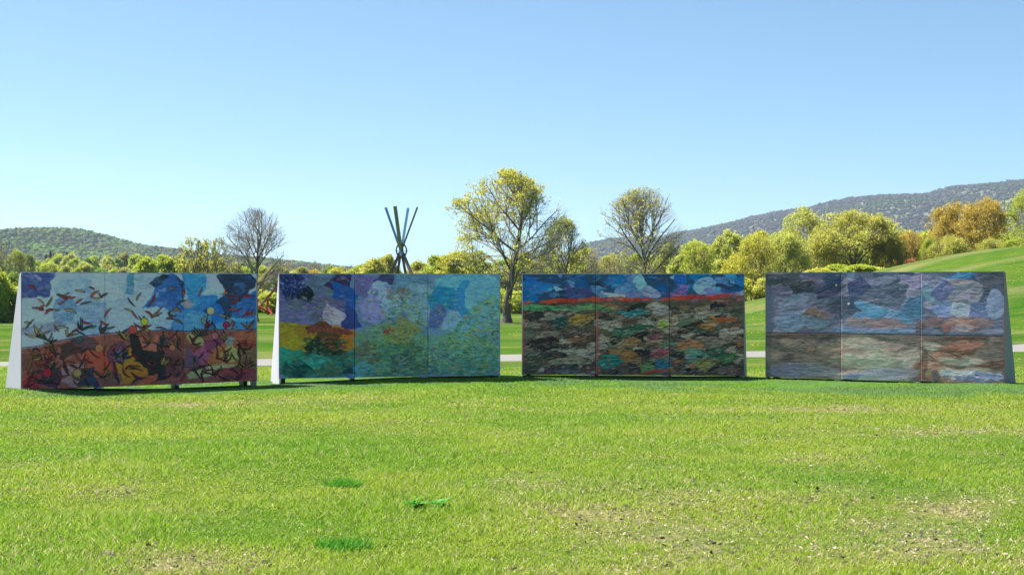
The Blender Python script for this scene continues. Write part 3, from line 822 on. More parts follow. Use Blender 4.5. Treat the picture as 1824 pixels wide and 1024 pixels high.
# ------------------------------------------------------------------ the four painted walls
WH = 3.05; NXP, NYP = 128, 180          # canvas grid per panel
PALB = 1.5                              # paint albedo from the shaded colour seen
class Canvas:
    """a generic abstract painting laid down in strokes and patches: colour per grid point, plus paint relief"""
    def __init__(s, width, base, seed, grain=.3):
        s.w = NXP * 3; s.h = NYP; s.W = width; s.grain = grain; s.texmul = 1.0
        s.X, s.Y = np.meshgrid(np.linspace(0, width, s.w), np.linspace(0, WH, s.h))
        s.img = np.ones((s.h, s.w, 3)) * np.array(base, float)
        s.hg = np.zeros((s.h, s.w)); s.rng = random.Random(seed); s.seed = seed
        s.n1 = fbm(s.X * 2.2, s.Y * 2.2, seed, 4); s.n2 = fbm(s.X * 2.2 + 40, s.Y * 2.2 + 9, seed + 50, 4)
        s.br = fbm(s.X * 5, s.Y * 34 + s.n2 * 2, seed + 70, 3); s.n3 = fbm(s.X * 24, s.Y * 24, seed + 90, 2); s.n4 = fbm(s.X * 9, s.Y * 9, seed + 95, 3); s.n5 = fbm(s.X * 9 + 50, s.Y * 9, seed + 96, 3)
    def lay(s, m, col, tex=0.18, up=0.004, jit=0.35):
        c = np.array(col, float)
        t = 1 + tex * s.texmul * 2.2 * (s.br - 0.5) + jit * .6 * (s.n1 - 0.5) + s.grain * (s.n3 - .5)
        s.img = s.img * (1 - m[..., None]) + np.clip(c * t[..., None], 0, 255) * m[..., None]
        s.hg += up * m
    def patch(s, u, v, ru, rv, col, ang=0.0, warp=0.5, soft=0.03, tex=0.18, square=2.0, a=1.0, up=0.004):
        """irregular torn patch; u,v,ru,rv as fractions of the wall"""
        x = s.X / s.W - u; y = s.Y / WH - v
        x = x + (s.n1 - 0.5) * warp * ru * .8 + (s.n4 - .5) * .010; y = y + (s.n2 - 0.5) * warp * rv * .8 + (s.n5 - .5) * .022
        asp = s.W / WH
        ca, sa = math.cos(ang), math.sin(ang)
        xr = (x * asp * ca + y * sa) / asp; yr = -x * asp * sa + y * ca
        d = (np.abs(xr / ru) ** square + np.abs(yr / rv) ** square) ** (1 / square)
        if square != 2 or s.rng.random() < .55:      # torn, straight sided piece
            k = s.rng.choice([4, 5, 6]); a0 = s.rng.uniform(0, 6.28); d = np.full_like(xr, -9.0)
            for q in range(k):
                t_ = a0 + q * 2 * math.pi / k + s.rng.uniform(-.35, .35)
                d = np.maximum(d, (xr / ru * math.cos(t_) + yr / rv * math.sin(t_)) / s.rng.uniform(.72, 1.05))
        s.lay(np.clip((1 - d) / soft, 0, 1) * a, col, tex, up)
    def below(s, vfun, col, soft=0.01, warp=0.02, a=1.0):
        v = vfun(s.X / s.W) + warp * (s.n1 - 0.5) * 2
        s.lay(np.clip((s.Y / WH - v) / soft, 0, 1) * a, col)
    def leaf(s, u, v, L, wid, ang, col, bend=0.3, outline=(28, 22, 22), ow=0.016):
        cx, cy = u * s.W, v * WH
        i0, i1 = max(0, int((cy - L) / WH * s.h)), min(s.h, int((cy + L) / WH * s.h) + 1)
        j0, j1 = max(0, int((cx - L) / s.W * s.w)), min(s.w, int((cx + L) / s.W * s.w) + 1)
        if i1 <= i0 or j1 <= j0: return
        x = s.X[i0:i1, j0:j1] - cx; y = s.Y[i0:i1, j0:j1] - cy
        ca, sa = math.cos(ang), math.sin(ang)
        a = (x * ca + y * sa) / (L / 2); b = (-x * sa + y * ca) - bend * L / 2 * (1 - a * a)
        prof = wid * np.clip(1 - a * a, 0, 1) ** 0.8 * (0.75 - 0.25 * a)
        ins = (np.abs(a) < 1)
        m1 = np.clip((prof + ow - np.abs(b)) / 0.010, 0, 1) * ins; m2 = np.clip((prof - np.abs(b)) / 0.010, 0, 1) * ins
        g = s.img[i0:i1, j0:j1]
        g[:] = g * (1 - .85 * m1[..., None]) + np.array(outline) * .85 * m1[..., None]
        cc = np.array(col) * (0.85 + 0.3 * (b[..., None] > 0))
        g[:] = g * (1 - m2[..., None]) + cc * m2[..., None]
        s.hg[i0:i1, j0:j1] += 0.003 * m1
    def disc(s, u, v, r, col):
        d = np.hypot(s.X - u * s.W, s.Y - v * WH)
        s.lay(np.clip((r + .014 - d) / .01, 0, 1), (34, 28, 28), up=0.001); s.lay(np.clip((r - d) / .01, 0, 1), col, tex=.08, jit=.15)
    def dabs(s, n, ur, vr, cols, L=(.08, .2), wd=(.015, .04), ang=(-.2, .2), a=(.5, .95), mask=None):
        R = s.rng
        for k in range(n):
            u = R.uniform(*ur); v = R.uniform(*vr)
            if mask is not None and R.random() > mask(u, v): continue
            l_ = R.uniform(*L); w_ = R.uniform(*wd); an = R.uniform(*ang); al = R.uniform(*a)
            cx, cy = u * s.W, v * WH; e = l_ + w_
            i0, i1 = max(0, int((cy - e) / WH * s.h)), min(s.h, int((cy + e) / WH * s.h) + 1)
            j0, j1 = max(0, int((cx - e) / s.W * s.w)), min(s.w, int((cx + e) / s.W * s.w) + 1)
            if i1 <= i0 or j1 <= j0: continue
            x = s.X[i0:i1, j0:j1] - cx; y = s.Y[i0:i1, j0:j1] - cy
            ca, sa = math.cos(an), math.sin(an)
            p = (x * ca + y * sa) / (l_ / 2); q = (-x * sa + y * ca) + (s.n2[i0:i1, j0:j1] - .5) * .12
            m = np.clip((1 - np.abs(p) ** 3 - (q / w_) ** 2) / .35, 0, 1) * al
            c = np.array(R.choice(cols)) * R.uniform(.8, 1.2)
            s.img[i0:i1, j0:j1] = s.img[i0:i1, j0:j1] * (1 - m[..., None]) + c * m[..., None]
            s.hg[i0:i1, j0:j1] += .003 * m
    def line(s, v0, slope, wav, col, u0=0, u1=1, wd=.012, a=.85, seed=1, brk=.35):
        u = s.X / s.W
        y = s.Y / WH - (v0 + slope * u + wav * (fbm(u * 9, u * 0 + seed, seed, 3) - .5) * 2)
        m = np.clip((wd - np.abs(y) * WH) / .010, 0, 1) * a * (u > u0) * (u < u1) * (vn(u * 30, u * 0 + seed * 3.1, seed) > brk)
        s.lay(m, col, up=.002)

def paint_1(W_):
    c = Canvas(W_, (160, 176, 200), 101)
    for a in [(.10,.30,.14,.18,(158,176,188)),(.24,.16,.12,.14,(128,158,180)),(.38,.25,.14,.25,(150,170,186)),(.28,.40,.08,.22,(120,148,172)),
              (.05,.10,.075,.13,(62,76,112)),(.17,.33,.05,.13,(96,128,150)),(.33,.16,.07,.1,(168,182,192)),(.48,.33,.08,.22,(150,172,190)),
              (.08,.48,.09,.06,(120,128,136)),(.44,.08,.02,.1,(74,128,140)),(.5,.07,.06,.07,(140,164,178)),(.58,.08,.05,.07,(40,56,70)),(.62,.16,.07,.14,(44,60,78)),
              (.60,.34,.09,.22,(50,92,140)),(.64,.48,.1,.12,(72,128,178)),(.55,.42,.06,.14,(146,176,198)),(.72,.1,.06,.12,(62,142,196)),(.80,.22,.05,.12,(150,178,190)),
              (.75,.32,.08,.14,(52,122,182)),(.82,.40,.09,.14,(38,104,172)),(.92,.10,.09,.13,(42,56,70)),(.88,.28,.07,.15,(40,62,82)),(.95,.36,.06,.16,(52,96,146)),
              (.72,.46,.08,.1,(80,140,178)),(.88,.48,.1,.08,(70,142,190)),(.96,.48,.06,.05,(60,124,178)),(.69,.27,.03,.04,(130,132,128))]:
        c.patch(*a[:4], a[4], ang=c.rng.uniform(-.4, .4), warp=.9, square=c.rng.choice([2, 3, 4]))
    c.dabs(260, (0, .6), (0, .58), [(170,186,196),(140,160,178),(156,170,180),(120,146,168)], (.1, .35), (.02, .05), (-.8, .8), (.15, .4))
    c.dabs(160, (.55, 1), (0, .55), [(60,110,160),(80,140,186),(40,70,100)], (.1, .35), (.02, .05), (-.8, .8), (.15, .4))
    hz = lambda u: .635 - .10 * sstep(u / .3) + .025 * np.sin(u * 7 + 1) * sstep((u - .2) / .2) - .045 * sstep((u - .65) / .25)
    c.below(hz, (130, 80, 60), .012)
    e0 = c.img.copy(); h0 = c.hg.copy()
    for a in [(.06,.78,.06,.12,(104,66,52)),(.14,.74,.06,.10,(132,84,68)),(.2,.66,.06,.07,(70,52,44)),(.3,.78,.06,.15,(206,78,50)),(.26,.62,.06,.06,(86,60,58)),(.44,.82,.06,.13,(196,112,36)),
              (.38,.7,.04,.1,(96,60,66)),(.47,.66,.03,.15,(44,42,36)),(.56,.78,.075,.19,(46,46,38)),(.52,.63,.04,.07,(196,98,72)),(.62,.68,.05,.1,(112,70,62)),(.63,.85,.05,.1,(94,60,52)),
              (.72,.6,.04,.05,(150,150,88)),(.76,.74,.05,.1,(150,80,96)),(.71,.8,.04,.14,(92,74,82)),(.82,.62,.08,.06,(122,66,84)),(.85,.78,.08,.12,(162,98,56)),(.9,.73,.05,.1,(164,150,80)),
              (.95,.62,.06,.1,(150,86,56)),(.97,.8,.05,.15,(116,96,62)),(.78,.9,.08,.06,(150,154,96)),(.92,.92,.1,.06,(134,66,62)),(.2,.88,.06,.09,(146,112,98)),(.1,.9,.05,.1,(70,50,52)),
              (.26,.9,.04,.08,(48,58,64)),(.04,.92,.04,.07,(136,48,46)),(.36,.93,.05,.06,(112,84,62)),(.41,.74,.03,.06,(82,92,94)),(.52,.95,.05,.04,(180,84,50)),(.88,.63,.025,.04,(120,132,120))]:
        c.patch(*a[:4], a[4], ang=c.rng.uniform(-.5, .5), warp=1.0, square=c.rng.choice([2, 3]))
    hm = np.clip((c.Y / WH - hz(c.X / c.W) - .02 * (c.n1 - .5)) / .012, 0, 1)[..., None]
    # keep the sky as it was above the skyline
    sky_ = e0; c.img = sky_ * (1 - hm) + c.img * hm; c.hg = h0 * (1 - hm[..., 0]) + c.hg * hm[..., 0]
    yl = np.abs(c.Y / WH - hz(c.X / c.W) - .02 * (c.n1 - .5))
    c.lay(np.clip((.006 - yl) / .004, 0, 1) * .8, (40, 34, 34), up=0)
    R = c.rng
    reds = [(150,52,46),(172,74,54),(140,112,56),(158,134,70),(110,60,48),(84,92,66),(60,74,70)]
    for k in range(85):
        c.leaf(R.uniform(.02, .98), R.uniform(.12, .56), R.uniform(.17, .36), R.uniform(.02, .04), R.uniform(-1.2, 1.2), R.choice(reds), R.uniform(-.3, .3))
    for k in range(34):                        # tufts of leaves springing from one point
        u, v = R.uniform(.03, .97), R.uniform(.46, .95); cl = R.choice(reds)
        for q in range(R.choice([4, 5, 6])):
            an = -math.pi / 2 + R.uniform(-1.5, 1.5); L = R.uniform(.2, .38)
            c.leaf(u + math.cos(an) * L * .45 / c.W, v + math.sin(an) * L * .45 / WH, L, R.uniform(.018, .04), an, tuple(np.array(cl) * R.uniform(.6, 1.1)), R.uniform(-.3, .3))
    for k in range(110):
        c.leaf(R.uniform(.02, .98), R.uniform(.64, .97), R.uniform(.2, .42), R.uniform(.015, .035), R.uniform(-1.5, 1.5), R.choice([(96,44,40),(60,48,40),(110,84,56),(128,70,50),(52,58,46)]), R.uniform(-.4, .4))
    for u, v, cl in [(.10,.86,(160,36,40)),(.22,.87,(172,130,70)),(.31,.66,(176,104,58)),(.45,.5,(178,70,56)),(.5,.43,(176,178,52)),(.23,.58,(60,74,66)),(.62,.67,(178,100,66)),(.68,.88,(120,78,66)),(.79,.34,(180,158,110)),(.86,.47,(132,40,66)),(.81,.57,(156,96,92))]:
        c.disc(u, v, R.uniform(.09, .115), cl)
    return c

def paint_2(W_):
    c = Canvas(W_, (92, 122, 150), 202)
    for a in [(.12,.2,.16,.28,(84,86,122)),(.05,.08,.09,.13,(38,48,92)),(.13,.2,.06,.08,(28,34,42)),(.2,.12,.08,.12,(84,106,122)),(.27,.07,.05,.09,(52,46,76)),(.29,.25,.055,.17,(32,82,148)),(.18,.32,.1,.13,(96,90,130)),(.06,.38,.08,.14,(100,100,150)),
              (.31,.45,.05,.1,(50,62,120)),(.23,.43,.055,.085,(196,164,184)),(.4,.12,.07,.14,(98,96,140)),(.47,.08,.05,.08,(60,66,98)),(.46,.16,.05,.1,(140,162,210)),(.41,.32,.07,.12,(126,128,190)),(.5,.3,.05,.12,(130,166,206)),(.6,.12,.1,.14,(86,124,142)),(.63,.3,.07,.2,(112,146,164)),
              (.83,.06,.2,.1,(86,152,186)),(.75,.27,.09,.17,(36,118,158)),(.85,.28,.07,.2,(48,116,176)),(.94,.25,.09,.25,(96,152,184)),(.71,.42,.04,.12,(74,92,140)),(.78,.45,.05,.12,(110,148,188)),(.88,.48,.1,.12,(96,148,186))]:
        c.patch(*a[:4], a[4], ang=c.rng.uniform(-.4, .4), warp=.9, square=c.rng.choice([2, 3, 4]))
    c.dabs(240, (0, .62), (0, .5), [(90,90,130),(120,120,170),(60,76,110),(104,122,146)], (.1, .35), (.02, .05), (-1, 1), (.15, .4))
    c.dabs(120, (.0, .12), (.0, .2), [(30,40,80),(70,90,150),(20,26,50),(120,140,180)], (.05, .15), (.01, .025), (-1.5, 1.5), (.4, .9))
    for a in [(.08,.62,.14,.14,(152,134,40)),(.14,.56,.09,.08,(140,112,40)),(.28,.64,.1,.14,(186,110,38)),(.17,.52,.05,.06,(104,62,46)),(.26,.55,.07,.04,(120,66,48)),(.2,.62,.06,.07,(74,62,40)),(.2,.74,.11,.08,(38,54,42)),(.24,.67,.05,.06,(110,70,44)),
              (.07,.82,.1,.10,(40,140,112)),(.18,.9,.17,.12,(52,112,96)),(.22,.92,.08,.08,(84,116,76)),(.06,.95,.06,.08,(30,72,64)),(.1,.9,.06,.05,(26,66,60)),(.16,.83,.06,.04,(56,150,130)),(.31,.88,.04,.12,(36,66,60))]:
        c.patch(*a[:4], a[4], ang=c.rng.uniform(-.3, .3), warp=.9, square=c.rng.choice([2, 3]))
    for a in [(.5,.62,.16,.2,(98,128,80)),(.4,.62,.08,.16,(96,130,108)),(.58,.55,.08,.14,(122,118,72)),(.48,.85,.2,.18,(74,120,92)),(.39,.8,.05,.16,(94,100,78)),(.62,.82,.09,.16,(66,100,78)),(.54,.86,.06,.1,(54,74,78)),(.46,.9,.05,.08,(92,148,110)),(.37,.92,.05,.08,(70,152,160)),
              (.82,.75,.25,.22,(86,132,116)),(.72,.86,.07,.14,(64,92,140)),(.86,.9,.18,.12,(72,124,106)),(.49,.55,.03,.04,(140,68,56))]:
        c.patch(*a[:4], a[4], ang=c.rng.uniform(-.3, .3), warp=1.0, soft=.2, square=2)
    G = [(74,118,66),(104,150,76),(62,100,78),(126,142,72),(44,80,62),(92,140,104),(140,122,70),(118,160,98)]
    R = c.rng
    tri = lambda u, v: 1.0 if abs(u - .55) < .03 + .22 * max(0, v - .13) else .15
    c.dabs(2200, (.34, .8), (.15, .98), G, (.05, .15), (.012, .03), (-.6, .6), (.35, .8), tri)
    tri2 = lambda u, v: 1.0 if abs(u - .95) < .03 + .42 * max(0, v - .22) else .05
    c.dabs(2400, (.66, 1.0), (.2, .98), G + [(70,128,130)], (.05, .17), (.012, .028), (-.4, .4), (.35, .8), tri2)
    c.dabs(260, (.02, .24), (.22, .46), [(84,112,84),(96,120,100),(70,92,84),(120,128,90)], (.06, .16), (.012, .025), (-.6, .6), (.4, .8), lambda u, v: .7)
    c.dabs(200, (.1, .3), (.62, .8), [(30,44,36),(60,84,56),(96,110,70),(40,60,44)], (.06, .2), (.012, .03), (-.5, .5), (.5, .9))
    c.dabs(260, (.0, .34), (.76, 1), [(40,110,92),(60,140,120),(30,76,70),(70,104,70)], (.08, .24), (.015, .04), (-.8, .8), (.3, .8))
    c.dabs(300, (.34, 1), (.7, 1), [(76,130,116),(62,108,96),(90,150,130),(60,110,90)], (.08, .26), (.015, .035), (-.25, .25), (.3, .8))
    c.dabs(60, (.48, .58), (.14, .24), [(130,100,84),(98,120,80),(110,92,120)], (.06, .16), (.015, .03), (-.3, .3), (.4, .8))
    return c

def paint_3(W_):
    c = Canvas(W_, (40, 66, 90), 303, .35)
    R = c.rng
    for k in range(46):
        c.patch(R.uniform(0, 1), R.uniform(0, .24), R.uniform(.03, .08), R.uniform(.03, .08),
                R.choice([(36,98,152),(24,72,116),(62,132,184),(44,62,84),(120,152,180),(22,92,132),(84,110,148),(40,52,66),(70,74,116),(30,84,150)]), R.uniform(-.8, .8), .9, square=R.choice([2, 3, 4]))
    for a in [(.25,.19,.07,.06,(58,62,96)),(.58,.17,.06,.05,(128,128,158)),(.53,.08,.03,.07,(124,168,188)),(.83,.12,.05,.09,(124,146,176)),(.72,.17,.05,.05,(108,84,134)),(.42,.21,.06,.03,(168,168,158)),(.88,.2,.06,.04,(100,110,160))]:
        c.patch(*a[:4], a[4], ang=R.uniform(-.4, .4), warp=.8, square=2)
    c.dabs(140, (0, 1), (.02, .22), [(40,110,170),(90,140,180),(30,60,90),(120,100,140)], (.1, .4), (.015, .04), (-.5, .3), (.25, .6))
    sk = lambda u: .275 - .065 * u
    c.below(sk, (84, 70, 58), .01, .025)
    mk = lambda u, v: 1.0 if v > sk(np.array(u)) + .045 else 0.0
    cols = [(96,80,66),(70,60,50),(120,104,88),(60,66,54),(140,118,96),(44,42,38),(112,88,60),(88,96,80),(150,132,116),(78,56,48),(58,50,46),(132,84,56),(38,34,34)]
    for k in range(230):
        u, v = R.uniform(0, 1), R.uniform(.3, 1.02)
        if not mk(u, v): continue
        c.patch(u, v, R.uniform(.02, .075), R.uniform(.02, .055), R.choice(cols), R.uniform(-.35, .1), 1.0, square=R.choice([2, 3]))
    for a in [(.12,.335,.16,.03,(76,132,84)),(.32,.33,.10,.03,(92,130,78)),(.5,.38,.08,.035,(44,112,116)),(.48,.56,.09,.045,(44,88,66)),(.62,.36,.05,.06,(150,128,122)),(.66,.47,.05,.05,(176,132,112)),(.64,.5,.03,.04,(152,164,70)),
              (.85,.50,.05,.06,(160,96,46)),(.9,.45,.05,.03,(160,64,34)),(.76,.7,.06,.06,(156,94,62)),(.79,.8,.05,.07,(74,112,94)),(.88,.77,.05,.05,(52,88,70)),(.93,.83,.05,.05,(58,96,56)),(.84,.88,.04,.06,(120,110,50)),
              (.48,.68,.06,.05,(138,98,62)),(.47,.8,.07,.07,(130,88,48)),(.6,.62,.04,.04,(112,58,66)),(.62,.78,.06,.05,(134,62,74)),(.39,.86,.06,.08,(40,110,94)),(.58,.9,.05,.05,(80,116,60)),(.64,.9,.04,.07,(40,92,106)),(.58,.97,.1,.02,(160,64,44)),
              (.22,.76,.08,.03,(150,134,116)),(.2,.86,.1,.035,(138,126,100)),(.12,.42,.09,.04,(128,118,104)),(.05,.42,.045,.04,(50,44,44)),(.18,.48,.05,.06,(40,66,64)),(.26,.45,.06,.05,(160,116,50)),(.1,.7,.08,.1,(40,34,32)),(.04,.88,.05,.08,(70,72,52))]:
        c.patch(*a[:4], a[4], ang=R.uniform(-.25, .1), warp=.9, square=R.choice([2, 3]))
    c.dabs(2600, (0, 1), (.32, 1), [(40,36,34),(60,54,46),(120,106,90),(160,146,130),(90,70,56),(130,96,66),(30,30,32),(70,80,64)], (.06, .3), (.007, .018), (-.45, .2), (.35, .85), mk)
    # the red band under the sky
    for k in range(26):
        u = R.uniform(0, .92)
        c.patch(u, float(sk(np.array(u))) + R.uniform(-.012, .012), R.uniform(.03, .07), R.uniform(.008, .018), R.choice([(212,52,38),(196,44,40),(222,70,44)]), -.1, .9, square=2, tex=.25)
    c.dabs(50, (.4, 1), (.18, .26), [(176,60,70),(150,84,110),(190,130,130)], (.15, .4), (.01, .022), (-.15, .05), (.4, .8))
    for k in range(15):
        c.line(.33 + .045 * k + R.uniform(-.01, .01), -.06 - .006 * k, .03, (24, 22, 22), u0=R.uniform(0, .3), u1=R.uniform(.6, 1), wd=R.uniform(.008, .014), seed=40 + k)
    for u0 in (0.0, .335):
        m = np.clip((.007 - np.abs(c.X / c.W - u0 - .006)) / .004, 0, 1) * (c.Y / WH > .36) * (vn(c.X * 0 + u0, c.Y * 5, 9) > .3) * .7
        c.lay(m, (150, 66, 58))
    return c

def paint_4(W_):
    c = Canvas(W_, (84, 90, 104), 404, .12)
    c.texmul = .4
    R = c.rng
    top = [(70,78,90),(92,98,112),(58,66,78),(112,112,124),(88,86,104),(64,76,84),(100,112,128),(88,84,96)]
    for k in range(60):
        c.patch(R.uniform(0, 1), R.uniform(0, .55), R.uniform(.04, .10), R.uniform(.04, .10), R.choice(top), R.uniform(-.5, .5), .9, soft=.15, square=R.choice([2, 3, 4]))
    for a in [(.08,.07,.1,.09,(56,64,66)),(.12,.14,.09,.08,(48,56,58)),(.28,.06,.05,.07,(40,58,78)),(.27,.18,.06,.06,(52,56,78)),(.07,.17,.05,.06,(84,84,100)),(.1,.47,.07,.09,(92,110,126)),(.2,.45,.08,.09,(92,108,122)),(.22,.38,.05,.05,(96,84,76)),
              (.40,.12,.05,.09,(50,60,82)),(.5,.36,.13,.06,(78,112,138)),(.45,.4,.08,.05,(70,110,140)),(.63,.32,.05,.10,(62,92,112)),(.66,.08,.08,.06,(106,104,122)),(.82,.05,.085,.05,(58,102,140)),(.84,.10,.08,.03,(112,106,104)),(.95,.08,.06,.10,(66,70,76)),
              (.7,.18,.03,.11,(98,122,134)),(.84,.2,.08,.1,(106,108,114)),(.76,.17,.05,.08,(78,86,112)),(.77,.33,.06,.09,(98,114,150)),(.84,.36,.05,.09,(130,138,158)),(.91,.36,.05,.1,(84,96,124)),(.97,.3,.04,.12,(108,120,144))]:
        c.patch(*a[:4], a[4], ang=R.uniform(-.4, .4), warp=.9, soft=.06, square=R.choice([2, 3, 4]))
    for a in [(.4,.45,.08,.06,(128,104,96)),(.52,.47,.11,.06,(126,100,92)),(.72,.46,.08,.06,(112,84,72)),(.83,.44,.06,.05,(150,112,98)),(.9,.46,.12,.07,(138,98,82)),(.78,.51,.04,.05,(158,88,70)),(.84,.51,.04,.05,(150,128,120)),(.36,.53,.1,.035,(88,116,140)),(.55,.535,.14,.03,(98,122,150)),(.66,.5,.02,.08,(66,62,60)),(.95,.54,.1,.03,(110,112,124))]:
        c.patch(*a[:4], a[4], ang=R.uniform(-.1, .1), warp=.9, soft=.3, square=R.choice([2, 3]), a=.6)
    c.dabs(1300, (0, 1), (0, .56), [(110,118,130),(64,70,82),(92,100,116),(50,56,62),(120,122,132)], (.06, .3), (.006, .014), (-.5, .5), (.15, .45))
    c.below(lambda u: .572 + u * 0, (84, 78, 70), .006, .0)
    low = lambda u, v: 1.0 if v > .6 else 0
    for k in range(46):
        u, v = R.uniform(0, 1), R.uniform(.63, 1.0)
        cl = R.choice([(90,86,74),(74,72,64),(104,98,84),(62,62,58)]) if u < .33 else R.choice([(130,122,104),(120,104,90),(110,112,96),(140,128,114)]) if u < .66 else R.choice([(104,72,58),(84,66,52),(124,96,78),(132,124,106),(72,56,46)])
        c.patch(u, v, R.uniform(.05, .12), R.uniform(.04, .09), cl, R.uniform(-.2, .2), .8, soft=.4)
    for a in [(.2,.72,.02,.03,(134,96,80)),(.09,.66,.035,.05,(112,104,88)),(.17,.6,.2,.025,(58,52,44)),(.5,.6,.15,.025,(72,76,64)),(.85,.6,.18,.03,(70,52,42)),(.5,.68,.14,.04,(150,128,116)),(.45,.82,.12,.09,(146,140,116)),(.85,.66,.1,.05,(140,92,76)),(.86,.8,.06,.06,(140,134,118)),
              (.1,.93,.12,.1,(84,96,118)),(.25,.92,.1,.09,(92,104,112)),(.5,.95,.2,.07,(110,120,132)),(.38,.97,.06,.04,(80,92,114)),(.9,.95,.13,.06,(84,104,140)),(.82,.91,.1,.04,(168,160,152)),(.7,.9,.03,.1,(160,116,94)),(.68,.85,.02,.14,(70,56,48)),(.73,.95,.02,.07,(72,68,74))]:
        c.patch(*a[:4], a[4], ang=R.uniform(-.1, .1), warp=.9, soft=.35, square=2, a=.7)
    c.dabs(1300, (0, 1), (.6, 1), [(120,112,96),(70,66,56),(150,140,124),(96,84,72),(104,112,120),(60,54,48)], (.06, .3), (.006, .014), (-.35, .35), (.15, .45), low)
    c.dabs(60, (.74, 1), (.9, .97), [(160,166,172),(130,144,162),(80,104,150)], (.08, .25), (.008, .02), (-.4, .3), (.4, .9))
    c.disc(.31, .115, .035, (170, 158, 140))
    c.disc(.365, .29, .045, (150, 160, 170))
    d = np.abs(c.Y / WH - .572)
    c.lay(np.clip((.005 - d) / .003, 0, 1), (40, 38, 38), up=-.004)
    # flatten the painted cool top against the warm bottom a little towards grey
    c.hg += .012 * (fbm(c.X * 5, c.Y * 9, 909, 4) - .5)
    return c

canvas_mat = vcol_mat('canvas_paint', 0.75, 0, 0.15, 0.3, 30.0)
white_panel = paint_mat('white_board', (0.46, 0.445, 0.505), 0.55, 0, .05, 1.5, .06)
grey_panel = paint_mat('grey_board', (0.20, 0.215, 0.235), 0.6, 0, .10, 1.5, .06)
red_edge = paint_mat('red_edge', (0.42, 0.11, 0.09), 0.7, 0, .3, 5, .1)
foot_mat = paint_mat('black_steel', (0.015, 0.015, 0.016), 0.5, 0.0, .2, 4, .1)

def canvas_mesh(C, k, W_, zb, gain=1.0, tone=(1, 1, 1), tint=(1, 1, 1)):
    """the k-th of the three canvases of a wall: painted front grid plus returned edges"""
    w = W_ / 3; j0 = k * NXP
    img = C.img[:, j0:j0 + NXP]; hg = C.hg[:, j0:j0 + NXP]
    alb = lin(np.clip(img, 0, 255)) * gain * tone[k] * np.array([1.12, .96, 1.07]) * np.array(tint); alb = np.where(alb < .5, alb, .5 + (1 - np.exp(-(alb - .5) / .35)) * .35)
    xs_ = np.linspace(k * w + .006, (k + 1) * w - .006, NXP); zs = zb + WH - np.linspace(0, WH, NYP)
    XX, ZZ = np.meshgrid(xs_, zs)
    YY = -(np.clip(hg, -.01, .05) * .35 + .004 * (C.br[:, j0:j0 + NXP] - .5))
    V = np.stack([XX, YY, ZZ], -1).reshape(-1, 3); col = alb.reshape(-1, 3)
    I = np.arange(NXP * NYP).reshape(NYP, NXP)
    Q = np.stack([I[:-1, :-1], I[1:, :-1], I[1:, 1:], I[:-1, 1:]], -1).reshape(-1, 4)
    loop = np.concatenate([I[0, :], I[1:, -1], I[-1, -2::-1], I[-2:0:-1, 0]])
    Vb = V[loop].copy(); Vb[:, 1] = 0.05
    n0 = len(V); m = len(loop); a = np.arange(m); b = (a + 1) % m
    Qs = np.stack([loop[a], loop[b], n0 + b, n0 + a], -1)
    return mesh_np('canvas', np.concatenate([V, Vb]), np.concatenate([Q, Qs]), np.concatenate([col, col[loop] * .9]), smooth=True)

